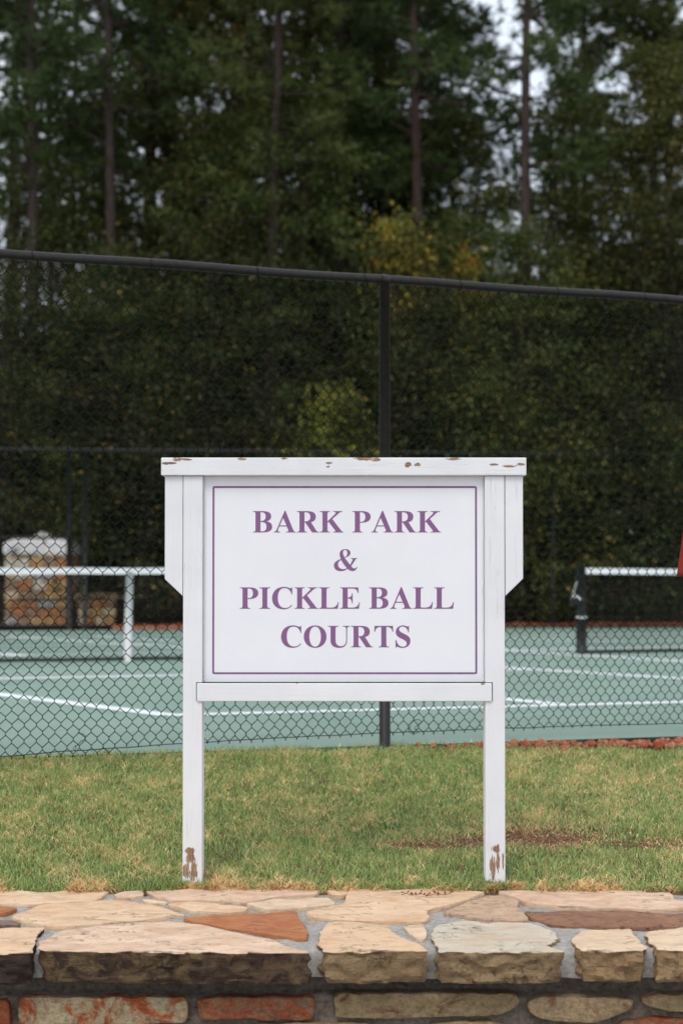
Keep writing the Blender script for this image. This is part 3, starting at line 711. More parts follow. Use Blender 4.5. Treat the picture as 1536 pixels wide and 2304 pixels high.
pts_w = [(-2.31, .434), (0, .464), (2.32, .446)]
def near_zb(t):
    # mesh bottom follows the ground: a shallow arc
    return .466 - .0075 * t * t if t < 0 else .466 - .004 * t * t
near, NW = fence('chain_link_fence', 'near black chain-link fence crossing behind the white sign with one thick post', fo, fd, -6.3, 6.3,
    lambda t: max(near_zb(max(-3.2, min(3.2, t))), .38), 3.150, (-3.05, 0, 3.05, -6.1, 6.1), .027, .033, .0685, .0870, .0047, MT['wire_green'], .34, 1, True)
# two spots where the mesh has been cut and curls
def fence_pt(px, py):
    k = (px - 768) / F; t = (k * fo.y - fo.x) / (fd[0] - k * fd[1]); Yq = fo.y + fd[1] * t
    return NW(t, at(px, py, Yq).z, .008)
for cpts in ([(176, 1648), (187, 1651), (193, 1655), (194, 1660), (189, 1665), (183, 1668), (177, 1675), (170, 1679), (166, 1683), (169, 1687), (173, 1684), (172, 1679)],
             [(924, 1623), (932, 1619), (941, 1619), (946, 1622), (940, 1630), (932, 1635), (930, 1639), (936, 1642), (940, 1647), (932, 1650), (922, 1649), (917, 1645), (920, 1635), (925, 1624)]):
    P = [fence_pt(*c_) for c_ in cpts]
    link('loose_wire', tube_mesh('loose_wire', [P], .0022, 5), MT['wire_green'], near)

fB = on_court(175, 1416); fR = on_court(1536, 1409); fdir = (fR - fB).normalized()
farf, FW = fence('chain_link_fence', 'distant black chain-link fence along the woods behind the courts', fB, (fdir.x, fdir.y), -7.0, 17.0,
    lambda t: COURT + .05, at(175, 1012, fB.y).z, (-6.4, .115, -.14, (on_court(1240, 1410) - fB).length, 14.0), .024, .042, .071, .085, .0027, MT['wire_black'], COURT, 2, False)
# low gate in the far fence before the stone pillar
gt = empty('metal_gate', tuple(fB + Vector((-.12, -.06, 0))), 'low black metal gate in front of the stone pillar', 'gate')
def gp(a0, a1, b0, b1, r, nm): link(nm, tube_mesh(nm, [[Vector(fdir) * a0 + Vector((0, 0, b0)), Vector(fdir) * a1 + Vector((0, 0, b1))]], r, 10), MT['steel_black'], gt)
gh = (1416 - 1210) / (F / fB.y)
gp(-1.75, .0, gh, gh, .022, 'top_bar'); gp(-1.75, .0, .05, .05, .035, 'bottom_bar'); gp(0, 0, 0, gh + .02, .045, 'gate_post'); gp(-1.75, -1.75, 0, gh, .03, 'gate_stile'); gp(-.85, .0, .47, .47, .022, 'latch_bar')

# ================================================================== NETS
def net(name, label, a_, b_, za, zb_, parts, strap_at=None, post_a=False, post_b=False):
    o = empty(name, tuple(a_), label, 'net', 'pickleball nets across the green courts')
    d = (b_ - a_); Lh = d.length; d.normalize(); nrm = Vector((d.y, -d.x, 0))
    def W(t, z, off=0): return d * t + nrm * off + Vector((0, 0, z))
    hgt = lambda t: za + (zb_ - za) * t / Lh - .035 * math.sin(math.pi * t / Lh) * (1 if strap_at is None else .8)
    ns = 90
    def ribbon(nm, z0, z1, th, mat_):
        V = []; Fc = []
        for k in range(ns + 1):
            t = Lh * k / ns; jit = .006 * noise.noise(Vector((t * 1.7, len(nm), 0)))
            for off, zz in ((-th, z0(t) + jit), (-th, z1(t) + jit), (th, z1(t) + jit), (th, z0(t) + jit)): V.append(W(t, zz, off))
        for k in range(ns):
            for m_ in range(4): Fc.append((k * 4 + m_, k * 4 + (m_ + 1) % 4, k * 4 + 4 + (m_ + 1) % 4, k * 4 + 4 + m_))
        link(nm, pyd(nm, V, Fc), mat_, o)
    ribbon('headband', lambda t: hgt(t) - .068, lambda t: hgt(t), .006, MT['tape'])
    ribbon('bottom_tape', lambda t: .015, lambda t: .05, .004, MT['netcord'])
    paths = []
    g = .046; k = 0
    while k * g < Lh:
        t = k * g; paths.append([W(t, .03), W(t, hgt(t) - .03)]); k += 1
    r_ = 1
    while r_ * g < min(za, zb_) - .05:
        paths.append([W(t_, .03 + r_ * g) for t_ in np.linspace(0, Lh, 20)]); r_ += 1
    V, Fc = tube(paths, .0022, 3)
    tag(link('net_mesh', np_mesh('net_mesh', np.array([tuple(v) for v in V]), np.array(Fc)), MT['netcord'], o), kind='stuff')
    if strap_at is not None:
        s_ = tube_mesh('centre_strap', [[W(strap_at, -.0, -.02), W(strap_at + .02, hgt(strap_at) - .04, -.02)]], .044, 8)
        s_.transform(Matrix.Identity(4)); link('centre_strap', s_, MT['strap'], o)
    for flag, t in ((post_a, 0), (post_b, Lh)):
        if not flag: continue
        p = link('net_post', tube_mesh('net_post', [[W(t, -.05), W(t, za + .02)]], .054, 16), MT['steel_black'], o)
        link('ground_sleeve', tube_mesh('ground_sleeve', [[W(t, 0), W(t, .42)]], .063, 16), MT['steel_black'], p)
        link('clamp_band', tube_mesh('clamp_band', [[W(t, .425), W(t, .445)]], .0645, 16), MT['strap'], p)
        wl_ = -.13 if t == 0 else .13
        link('winch', box_mesh('winch', -.06, .06, -.05, .05, -.055, .055, .015), MT['steel_black'], p, W(t + wl_ * .55, .63))
        link('crank_handle', tube_mesh('crank_handle', [[W(t + wl_, .66, .03), W(t + wl_ * .75, .69, .09), W(t + wl_ * .3, .64, .10)]], .012, 8), MT['strap'], p)
        link('net_cable', tube_mesh('net_cable', [[W(t, za + .015), W(t + wl_ * .8, .70)]], .005, 6), MT['strap'], p)
    return o
hl = (1489 - 1276) / (F / strap_base.y); hr = (1473 - 1278) / (F / post_base.y)
lt = 3.3; La = strap_base - nd * 3.2; Lb = strap_base + nd * 3.25
net('pickleball_net', 'left pickleball net with white headband and white centre strap', La, Lb, hl + .015, hl + .02, None, strap_at=3.2, post_a=True, post_b=True)
net('pickleball_net', 'right pickleball net held by a thick black post with a crank', post_base, post_base + nd * 6.4, hr, hr, None, strap_at=3.2, post_a=True, post_b=True)

# ================================================================== STONE PILLAR AND LOW WALL
PF = fB.y + 1.2; ps = F / PF; PY = PF + 149 / 2 / ps
def ppx(x): return (x - 768) / ps
base_z = COURT + .02
pil = empty('stone_pillar', (ppx(86), PY, base_z), 'mottled fieldstone pillar with grey cap at the far left behind the net', 'pillar')
def stone_piece(name, parent, x0, x1, yf, z0, z1, mat_, dep=.12, axis='y'):
    bm = bmesh.new(); bmesh.ops.create_cube(bm, size=1)
    for v in bm.verts:
        v.co = Vector(((x0 + x1) / 2 + v.co.x * (x1 - x0) + random.uniform(-.012, .012), yf + v.co.y * dep, (z0 + z1) / 2 + v.co.z * (z1 - z0) + random.uniform(-.01, .01)))
    bmesh.ops.bevel(bm, geom=list(bm.edges), offset=.014, segments=1, affect='EDGES')
    me = bm_mesh(name, bm)
    if axis == 'x': me.transform(Matrix.Rotation(R(90), 4, 'Z'))
    return link(name, me, mat_, parent)
random.seed(11)
hw = (160 - 11) / 2 / ps; topz = at(86, 1247, PF).z - base_z
PM = [flat_material('field stone ' + nm, c_, .9, .2, .4, 14) for nm, c_ in (('ochre', (.50, .30, .13)), ('rust', (.42, .19, .085)), ('sand', (.58, .44, .28)), ('grey', (.38, .35, .31)), ('brown', (.30, .20, .13)), ('pale', (.66, .58, .47)))]
link('pillar_core', box_mesh('pillar_core', -hw + .03, hw - .03, -hw + .03, hw - .03, -.1, topz), MT['mortar_dark'], pil)
for side in range(3):
    z = 0
    while z < topz - .03:
        h = min(random.uniform(.11, .19), topz - z); x = -hw
        while x < hw - .02:
            w_ = random.uniform(.12, .27)
            if hw - (x + w_) < .08: w_ = hw - x
            if side == 0: stone_piece('stone', pil, x + .006, x + w_ - .006, -hw + .03, z + .006, z + h - .006, random.choice(PM))
            elif side == 1: stone_piece('stone', pil, x + .006, x + w_ - .006, -hw + .035, z + .006, z + h - .006, random.choice(PM), .12, 'x')
            x += w_
        z += h
    if side == 1: break
capm = flat_material('pale cast stone', (.82, .79, .77), .8, .2, .12, 20)
def frustum(nm, w0, w1, z0, z1, parent, bev=.01):
    V = [(sx_ * w0, sy_ * w0, z0) for sx_, sy_ in ((-1, -1), (1, -1), (1, 1), (-1, 1))] + [(sx_ * w1, sy_ * w1, z1) for sx_, sy_ in ((-1, -1), (1, -1), (1, 1), (-1, 1))]
    bm = bmesh.new(); me0 = pyd('f', V, [(3, 2, 1, 0), (4, 5, 6, 7), (0, 1, 5, 4), (1, 2, 6, 5), (2, 3, 7, 6), (3, 0, 4, 7)]); bm.from_mesh(me0)
    bmesh.ops.bevel(bm, geom=list(bm.edges), offset=bev, segments=2, affect='EDGES'); return link(nm, bm_mesh(nm, bm), capm, parent)
cw = 155 / 2 / ps
cp = frustum('cap', cw, cw, topz, topz + 25 / ps, pil); frustum('cap_slope', cw * .985, cw * .72, topz + 25 / ps + .001, topz + 36 / ps, cp)
frustum('finial', 24 / ps, 5 / ps, topz + 36 / ps, topz + 52 / ps, pil, .008)
# low wall beside it
lw = empty('low_stone_wall', (ppx(222), PF + .1, base_z), 'short low fieldstone wall with dark coping right of the pillar', 'wall')
x0, x1 = ppx(176) - ppx(222), ppx(262) - ppx(222); tz = (1416 - 1352) / ps
link('wall_core', box_mesh('wall_core', x0 + .02, x1 - .02, -.10, .15, -.1, tz), MT['mortar_dark'], lw)
z = 0
while z < tz - .02:
    h = min(.15, tz - z); x = x0
    while x < x1 - .02:
        w_ = random.uniform(.14, .25); w_ = x1 - x if x1 - (x + w_) < .08 else w_
        stone_piece('stone', lw, x + .006, x + w_ - .006, -.10, z + .006, z + h - .006, random.choice(PM)); x += w_
    z += h
link('coping', box_mesh('coping', x0 - .04, x1 + .03, -.20, .2, tz + .001, tz + .055, .01), PM[4], lw)

# ================================================================== RED CLOTH at the right edge
YR = 9.3
rb = empty('red_banner', tuple(at(1552, 1700, YR)), 'red cloth banner just entering the picture at its right edge', 'banner'); rbl = Vector(rb.location)
rb.location.z = gz1(rbl.x, rbl.y); rbl = Vector(rb.location)
link('pole', tube_mesh('pole', [[(.06, .02, -.1), (.06, .02, at(0, 1120, YR).z - rbl.z)]], .010, 10), MT['steel_black'], rb)
V = []; Fc = []; nu, nv_ = 14, 16
for j in range(nv_ + 1):
    s = j / nv_; py = 1128 + (1296 - 1128) * s; pxl = 1546 - 22.5 * s; pxr = 1600
    for i in range(nu + 1):
        r_ = i / nu; p = at(pxl + (pxr - pxl) * r_, py + 2 * r_, YR); V.append(p - rbl + Vector((0, .030 * math.sin(r_ * 9 + s * 1.5), 0)))
for j in range(nv_):
    for i in range(nu): k = j * (nu + 1) + i; Fc.append((k, k + 1, k + nu + 2, k + nu + 1))
bm = bmesh.new(); m0 = pyd('c', V, Fc); bm.from_mesh(m0); bmesh.ops.solidify(bm, geom=list(bm.faces), thickness=.003); link('cloth', bm_mesh('cloth', bm, True), MT['red_cloth'], rb)

# ================================================================== GRASS
rng = np.random.default_rng(4)
# a few long pale blades among the short ones
def vnoise(x, y, s, seed=0):
    return np.array([noise.noise(Vector((a_ * s, b_ * s, seed))) for a_, b_ in zip(x, y)])
bare = [ground_hit(1240, 1885), ground_hit(1420, 1898), ground_hit(960, 1902), ground_hit(1170, 1880), ground_hit(1080, 1890)]
bare_r = [(.27, .16), (.24, .08), (.24, .08), (.20, .12), (.2, .09)]
NBL = 250000
gx = rng.uniform(-2.9, 3.1, NBL); tt = rng.uniform(0, 1, NBL) ** .95; gy = 8.525 + (edge_y(gx) + .03 - 8.525) * tt
gcell = {}
for xp in (sx(434), sx(1112)):
    gx = np.concatenate([gx, xp + rng.uniform(-.10, .10, 1500)]); gy = np.concatenate([gy, rng.uniform(8.53, 8.568, 1500)])
gx = np.concatenate([gx, rng.uniform(-2.6, 2.8, 16000)]); gy = np.concatenate([gy, 8.520 + np.abs(rng.normal(0, .035, 16000))])
NBL = len(gx); tt = np.resize(tt, NBL); extra = np.arange(NBL) >= NBL - 19000
n_lo = vnoise(gx, gy, 1.1, 1); n_mid = vnoise(gx, gy, 4.5, 2); n_hi = vnoise(gx, gy, 17, 3)
bm_ = np.zeros(NBL)
for p, (rx, ry) in zip(bare, bare_r): bm_ = np.maximum(bm_, np.exp(-(((gx - p.x) / rx) ** 2 + ((gy - p.y) / ry) ** 2)))
edge = np.exp(-((gy - 8.50) / .085))                       # thin dead fringe along the wall
rock = sstep(.8, 1.6, gx) * (gy > edge_y(gx) - .10)
keep = (rng.uniform(0, 1, NBL) > bm_ * (.55 + .5 * n_mid + .8 * n_hi)) & (rng.uniform(0, 1, NBL) > .35 * edge) & (rng.uniform(0, 1, NBL) > rock * .9) & (rng.uniform(0, 1, NBL) < .80 + .45 * n_mid + .3 * n_hi)
gx, gy, n_lo, n_mid, n_hi, bm_, edge, tt, extra = [v[keep] for v in (gx, gy, n_lo, n_mid, n_hi, bm_, edge, tt, extra)]
n = len(gx); g0 = gz(gx, gy) - .012
straw = np.clip(.27 + .22 * n_lo + .5 * n_mid + .5 * n_hi + .9 * bm_ + edge * (.22 + 1.3 * n_mid + .6 * n_hi) + .12 * (tt > .3), 0.05, .97)
is_s = rng.uniform(0, 1, n) < straw
hh = rng.uniform(.018, .044, n) * (1 - .75 * bm_) * (1 - .2 * edge) * (1 + .5 * n_mid) + (rng.uniform(0, 1, n) > .975) * .022
hh = np.where(extra, rng.uniform(.012, .042, n), hh); lean = rng.uniform(.15, 1.0, n) * hh * np.where(is_s, 1.5, .8); hh = np.where(is_s, hh * .72, hh); lean = lean + .022 * bm_ * is_s + .012 * edge * is_s
az = rng.uniform(0, 2 * np.pi, n); wv = rng.uniform(.0014, .0033, n); fa = rng.uniform(0, 2 * np.pi, n)
cx, sy = np.cos(az) * lean, np.sin(az) * lean - .022 * np.exp(-((gy - 8.50) / .02)) * rng.uniform(0, 1, n); wx, wy = np.cos(fa) * wv, np.sin(fa) * wv
B = np.stack([gx, gy, g0], 1)
v0 = B + np.stack([-wx, -wy, 0 * wx], 1); v1 = B + np.stack([wx, wy, 0 * wx], 1)
Mi = B + np.stack([cx * .35, sy * .35, hh * .6], 1); v2 = Mi + np.stack([wx, wy, 0 * wx], 1) * .8; v3 = Mi - np.stack([wx, wy, 0 * wx], 1) * .8
v4 = B + np.stack([cx, sy, hh], 1)
V = np.stack([v0, v1, v2, v3, v4], 1).reshape(-1, 3); b5 = np.arange(n) * 5
T = np.concatenate([np.stack([b5, b5 + 1, b5 + 2], 1), np.stack([b5, b5 + 2, b5 + 3], 1), np.stack([b5 + 3, b5 + 2, b5 + 4], 1)])
me = np_mesh('lawn_grass', V, T)
green = np.array([.22, .315, .085]); green2 = np.array([.37, .44, .19]); gd = np.array([.12, .20, .06]); st1 = np.array([.80, .67, .38]); st2 = np.array([.60, .43, .20]); br = np.array([.40, .19, .11])
r1 = rng.uniform(0, 1, (n, 1)); c = green * (1 - r1) + green2 * r1; c = np.where(rng.uniform(0, 1, (n, 1)) < .2, gd, c)
cs = st1 * r1 + st2 * (1 - r1); cs = np.where((rng.uniform(0, 1, n) < .05 + .8 * bm_ + .32 * edge)[:, None], br, cs)
c = np.where(is_s[:, None], cs, c) * rng.uniform(.95, 1.6, (n, 1))
ca = me.color_attributes.new('tint', 'FLOAT_COLOR', 'POINT')
cc = np.ones((n, 5, 4), dtype=np.float32); cc[:, :, :3] = c[:, None, :]; ca.data.foreach_set('color', cc.ravel())
a = M('grass blades', .55, .25); at_ = a.node('Attribute', attribute_name='tint'); a.color(at_.outputs['Color'])
tr = a.node('BsdfTranslucent', {'Color': at_.outputs['Color']}); ms = a.node('MixShader', {0: .4, 1: a.b.outputs[0], 2: tr.outputs[0]}); a.t.links.new(ms.outputs[0], a.n['Material Output'].inputs[0])
tag(link('lawn_grass', me, a.m), 'short green and straw coloured lawn grass around the sign posts', 'grass', kind='stuff')

# long green clumps of coarser grass
def tuft(px, py, label, n=26, h=.055, seed=0):
    p = ground_hit(px, py); r_ = random.Random(seed); V = []; Fc = []
    for i in range(n):
        a_ = r_.uniform(0, 6.283); rr = r_.uniform(0, .045); b = Vector((math.cos(a_) * rr * 2, math.sin(a_) * rr, -.01)); l = r_.uniform(.5, 1) * h
        d = Vector((math.cos(a_) * l * .9, math.sin(a_) * l * .9, l)); s_ = Vector((-math.sin(a_), math.cos(a_), 0)) * .0022; k = len(V)
        V += [b - s_, b + s_, b + d * .6 + Vector((0, 0, l * .15)) + s_, b + d * .6 + Vector((0, 0, l * .15)) - s_, b + d * Vector((1.1, 1.1, .85)).x]; Fc += [(k, k + 1, k + 2, k + 3), (k + 3, k + 2, k + 4)]
    o = link('grass_tuft', pyd('grass_tuft', V, Fc), MT['tuft'], loc=p); tag(o, label, 'grass tuft', 'coarse green tufts in the lawn')
MT['tuft'] = leaf_material('coarse green grass', [(.08, .14, .035), (.12, .20, .06), (.17, .25, .09)], .25)
tuft(1250, 1820, 'coarse green grass tuft right of the right post, above the bare patch', 40, .06, 1)
tuft(1390, 1905, 'green grass tuft at the right end of the bare dirt patch', 30, .05, 2)
tuft(335, 1992, 'green grass tuft at the wall edge just left of the left post', 26, .05, 3)
tuft(880, 1862, 'dark green grass tuft in the lawn below the sign board', 34, .05, 4)
tuft(1060, 1988, 'small grass tuft at the wall edge beside the right post', 26, .045, 5)

# fallen leaves
def leaf(px, py, s, label, mat_, seed):
    p = ground_hit(px, py); r_ = random.Random(seed); V = [(0, 0, 0)]; n_ = 9
    for k in range(n_):
        a_ = 2 * math.pi * k / n_; rr = s * (1 if k % 2 else .62) * (1.2 if k == 0 else 1); V.append((math.cos(a_) * rr, math.sin(a_) * rr * .75, .25 * rr * math.sin(a_ * 2 + seed)))
    o = link('fallen_leaf', pyd('fallen_leaf', V, [(0, k + 1, (k + 1) % n_ + 1) for k in range(n_)]), mat_, loc=p + Vector((0, 0, .028)), rot=(r_.uniform(.5, 1.1), r_.uniform(-.5, .5), r_.uniform(0, 6)))
    tag(o, label, 'leaf', 'dead leaves fallen on the lawn')
LF = leaf_material('dead orange leaf', [(.30, .09, .03), (.40, .13, .04), (.45, .17, .05)], .3)
LF2 = leaf_material('dead brown leaf', [(.16, .06, .03), (.24, .09, .04), (.3, .12, .05)], .3)
leaf(824, 1748, .014, 'small rust orange fallen leaf on the lawn below the bottom rail', LF, 1)
leaf(294, 1786, .012, 'small brown fallen leaf on the lawn left of the left post', LF2, 2)
leaf(358, 1690, .014, 'tiny curled brown leaf by the foot of the fence left of the sign', LF2, 3)
leaf(642, 1835, .012, 'orange leaf scrap in the middle of the lawn between the posts', LF, 4)
leaf(804, 1826, .012, 'orange leaf standing in grass right of the lawn centre', LF, 5)
leaf(513, 1790, .010, 'reddish leaf scrap near the right side of the left post', LF, 6)
leaf(412, 2004, .012, 'brown leaf scrap on the wall edge under the left post', LF2, 7)

# dry red sprig lying on the wall slab
sp0 = wall_pt(958, 2022) + Vector((0, 0, .006)); P = []; paths = []
r_ = random.Random(2)
main = [Vector((-.11 + .22 * k / 10, .012 * math.sin(k * .9) + .01 * k / 10, .012 + .004 * math.sin(k * 2))) for k in range(11)]
paths.append(main)
for k in range(1, 11):
    for s_ in (-1, 1): paths.append([main[k], main[k] + Vector((r_.uniform(-.02, .01), s_ * .018, r_.uniform(.002, .012)))])
sprig = link('dry_sprig', tube_mesh('dry_sprig', paths, .0014, 4), LF2, loc=sp0); tag(sprig, 'dry reddish sprig lying on a pale slab at the lawn edge', 'sprig')
for pth in paths[1:]:
    link('seed_head', box_mesh('seed_head', -.004, .004, -.003, .003, -.002, .004, .0015, 1) if 'sh' not in globals() else sh, LF2, sprig, pth[-1], (r_.uniform(0, 3), r_.uniform(0, 3), 0))

# red lava rocks along the slab at the right
V = []; Fc = []; r_ = random.Random(9)
ico = bmesh.new(); bmesh.ops.create_icosphere(ico, subdivisions=2, radius=1); iv = [v.co.copy() for v in ico.verts]; ifc = [[v.index for v in f.verts] for f in ico.faces]; ico.free()
for i in range(800):
    x = r_.uniform(.35, 4.6); e = edge_y(x); dens = (x - .35) / 1.6
    if r_.random() > dens: continue
    y = e - .012 - abs(r_.gauss(0, .035 + .02 * dens)); s = r_.uniform(.005, .026) ** 1.0 * (1.0 + .25 * min(1, dens)); z = gz1(x, y) + s * .35
    q_ = Matrix.Rotation(r_.uniform(0, 6), 3, 'Z') @ Matrix.Rotation(r_.uniform(0, 6), 3, 'X'); k = len(V); se = r_.random() * 99
    for v in iv: V.append(Vector((x, y, z)) + q_ @ Vector((v.x * s * 1.25, v.y * s, v.z * s * .7)) * (1 + .75 * noise.noise(v * 1.3 + Vector((se, 0, 0)))))
    Fc += [[k + j for j in f] for f in ifc]
tag(link('lava_rock_bed', np_mesh('lava_rock_bed', np.array([tuple(v) for v in V]), np.array(Fc)), MT['lava']), 'loose red lava rocks lying along the near edge of the court', 'rocks', kind='stuff')
# clods of red straw at the far side of the court
V = []; Fc = []
for i in range(1800):
    x = r_.uniform(-3.6, 14); y = far_y(x) + r_.uniform(.05, .9); s = r_.uniform(.015, .045); k = len(V); z = COURT + .01 + .04 * (y - far_y(x)); se = r_.random() * 99
    for v in iv: V.append(Vector((x, y, z)) + Vector((v.x * s * 1.6, v.y * s, v.z * s * .8)) * (1 + .4 * noise.noise(v * 1.5 + Vector((se, 0, 0)))))
    Fc += [[k + j for j in f] for f in ifc]
tag(link('straw_clumps', np_mesh('straw_clumps', np.array([tuple(v) for v in V]), np.array(Fc)), MT['lava']), 'reddish clumps of straw and rock beyond the far court edge', 'mulch', kind='stuff')

# ================================================================== WOODS
def leaves(cent, size, rng, flat=.5, asp=.55):
    n = len(cent); nrm = rng.normal(size=(n, 3)); nrm[:, 2] = np.abs(nrm[:, 2]) + flat; nrm /= np.linalg.norm(nrm, axis=1)[:, None]
    r_ = rng.normal(size=(n, 3)); u_ = np.cross(nrm, r_); u_ /= np.linalg.norm(u_, axis=1)[:, None]; v_ = np.cross(nrm, u_)
    s = (size * rng.uniform(.6, 1.25, n))[:, None]
    V = np.stack([cent - u_ * s, cent - v_ * s * asp, cent + u_ * s, cent + v_ * s * asp], 1).reshape(-1, 3)
    return V, (np.arange(n)[:, None] * 4 + np.arange(4)[None, :])
def limbs_mesh(name, paths_r, sides=6):
    V = []; Fc = []
    for P, rr in paths_r:
        v, f = tube([P], rr, sides); b = len(V); V += v; Fc += [tuple(x + b for x in q_) for q_ in f]
    me = pyd(name, V, Fc)
    for p in me.polygons: p.use_smooth = True
    return me
def make_pine(seed, H=17, first=.30, dens=1.0, spread=2.4):
    rg = np.random.default_rng(seed); r0 = .14
    tp = [Vector((.10 * math.sin(z * .35 + seed) * z / H, .08 * math.cos(z * .3 + seed), z)) for z in np.linspace(-.3, H, 18)]
    tr = [(tp, [max(.02, r0 * (1 - .8 * k / 17)) for k in range(18)])]
    C = []
    z = H * first
    def trunk(z): return Vector((.10 * math.sin(z * .35 + seed) * z / H, .08 * math.cos(z * .3 + seed), z))
    while z < H - .2:
        for b in range(rg.integers(2, 5)):
            if rg.uniform() > dens: continue
            f = (z / H - first) / (1 - first); ln = spread * (1 - f) ** .6 * rg.uniform(.55, 1.15) * (1 if f > .1 else .7); a_ = rg.uniform(0, 6.283)
            t0_ = trunk(z); d = Vector((math.cos(a_), math.sin(a_), rg.uniform(-.1, .75)))
            P = [t0_ + d * ln * s + Vector((0, 0, -.25 * ln * s * (1 - s))) for s in (0, .35, .7, 1)]
            tr.append((P, [.028, .02, .012, .006]))
            for k in range(int(11 + 7 * ln)):
                s = rg.uniform(.30, 1.08) ** .8; c = P[0].lerp(P[-1], s) + Vector(rg.normal(size=3) * np.array([.22, .22, .13])); C.append(tuple(c))
        z += rg.uniform(.28, .5)
    C = np.array(C); m = 20
    # needle tufts: m thin blades radiating from each twig end
    cen = np.repeat(C, m, 0); d = rg.normal(size=cen.shape); d[:, 2] = d[:, 2] * .8 + .45; d /= np.linalg.norm(d, axis=1)[:, None]
    ln = rg.uniform(.13, .27, len(cen))[:, None]; s = np.cross(d, rg.normal(size=d.shape)); s /= np.linalg.norm(s, axis=1)[:, None]; s *= .017
    V = np.stack([cen - s, cen + s, cen + d * ln], 1).reshape(-1, 3)
    # keep each tuft one island: share nothing, so islands = needles
    return limbs_mesh('trunk', tr, 7), np_mesh('crown', V, np.arange(len(V)).reshape(-1, 3))
def make_leafy(seed, H=8, z0=1.6, rad=2.1, nclump=110, per=46, size=.075, trunk_r=.07, lean=0):
    rg = np.random.default_rng(seed)
    tr = []; stem = [Vector((lean * z / H + .12 * math.sin(z * .7 + seed), .1 * math.cos(z * .6), z)) for z in np.linspace(-.3, H * .9, 12)]
    tr.append((stem, [max(.012, trunk_r * (1 - .85 * k / 11)) for k in range(12)]))
    C = []
    for i in range(nclump):
        f = rg.uniform(0, 1) ** .85; z = z0 + (H - z0) * f; prof = math.sin(math.pi * min(1, (.12 + .88 * f)) ** .8) ** .7 if f < .98 else .15
        rr = rad * prof * rg.uniform(.25, 1.05); a_ = rg.uniform(0, 6.283); c = Vector((lean * z / H + math.cos(a_) * rr, math.sin(a_) * rr, z)); C.append(tuple(c))
        if i % 3 == 0:
            k = int(max(1, min(10, (z * .75 + .3) / (H * 1.2) * 11))); tr.append(([stem[k], stem[k].lerp(c, .5) + Vector((0, 0, .1)), c], [.025, .015, .006]))
    C = np.array(C); cen = np.repeat(C, per, 0); sd = rg.uniform(.16, .42, len(C)).repeat(per)[:, None]
    cen = cen + rg.normal(size=cen.shape) * sd * np.array([1.1, 1.1, .55])
    cen[:, 2] = np.maximum(cen[:, 2], .02)
    V, Q = leaves(cen, size, rg)
    return limbs_mesh('trunk', tr, 6), np_mesh('crown', V, Q)
pines = [make_pine(1, 17, .34), make_pine(2, 18, .45, .62, 1.9), make_pine(3, 16, .24, 1.0, 2.7), make_pine(4, 15, .18, 1.0, 2.5)]
bigs = [make_leafy(11, 12.5, 2.8, 2.9, 210, 110, .05, .11), make_leafy(12, 11.5, 2.0, 2.7, 190, 110, .05, .10, .5), make_leafy(13, 13, 3.5, 3.1, 220, 110, .052, .12, -.4)]
mids = [make_leafy(21, 7.5, 1.0, 2.0, 110, 95, .044), make_leafy(22, 6.5, .8, 1.8, 95, 95, .044, .05, .4), make_leafy(23, 8.5, 1.6, 2.1, 115, 95, .046)]
shrubs = [make_leafy(31, 3.4, .15, 1.6, 80, 90, .040, .03), make_leafy(32, 2.7, .1, 1.5, 70, 90, .038, .03), make_leafy(33, 4.2, .2, 1.7, 90, 60, .06, .035)]
sapl = make_leafy(41, 7.2, 5.0, .75, 34, 30, .07, .035)
FAMS = {'pine': pines, 'big': bigs, 'mid': mids, 'shrub': shrubs}
cache = {}
def tree(name, fam, var, px, Y, sc, leafm, barkm, label, cat, group=None, rot=None, lean=0, sz=None):
    pair = sapl if fam == 'sapling' else FAMS[fam][var]
    x = (px - 768) / F * Y; r_ = random.Random(px * 7 + int(Y * 10)); z = .42 + .9 * float(sstep(31, 60, Y)) - .05
    o = empty(name, (x, Y, z), label, cat, group, rz=r_.uniform(0, 6.28) if rot is None else rot)
    o.rotation_euler.y = lean; o.scale = (sc, sc, sc if sz is None else sz)
    for nm, me, m_ in (('trunk', pair[0], MT[barkm]), ('crown', pair[1], MT[leafm])):
        key = (fam, var, nm, m_.name)
        if key not in cache:
            me2 = me.copy() if me.materials else me
            me2.materials.clear(); me2.materials.append(m_); cache[key] = me2
        link(nm, cache[key], None, o)
    return o
PG = 'tall pines of the woods behind the courts'; BG_ = 'leafy trees of the woods behind the courts'; SG = 'shrubs along the far court fence'
T_ = lambda *a_, **k: tree(*a_, **k)
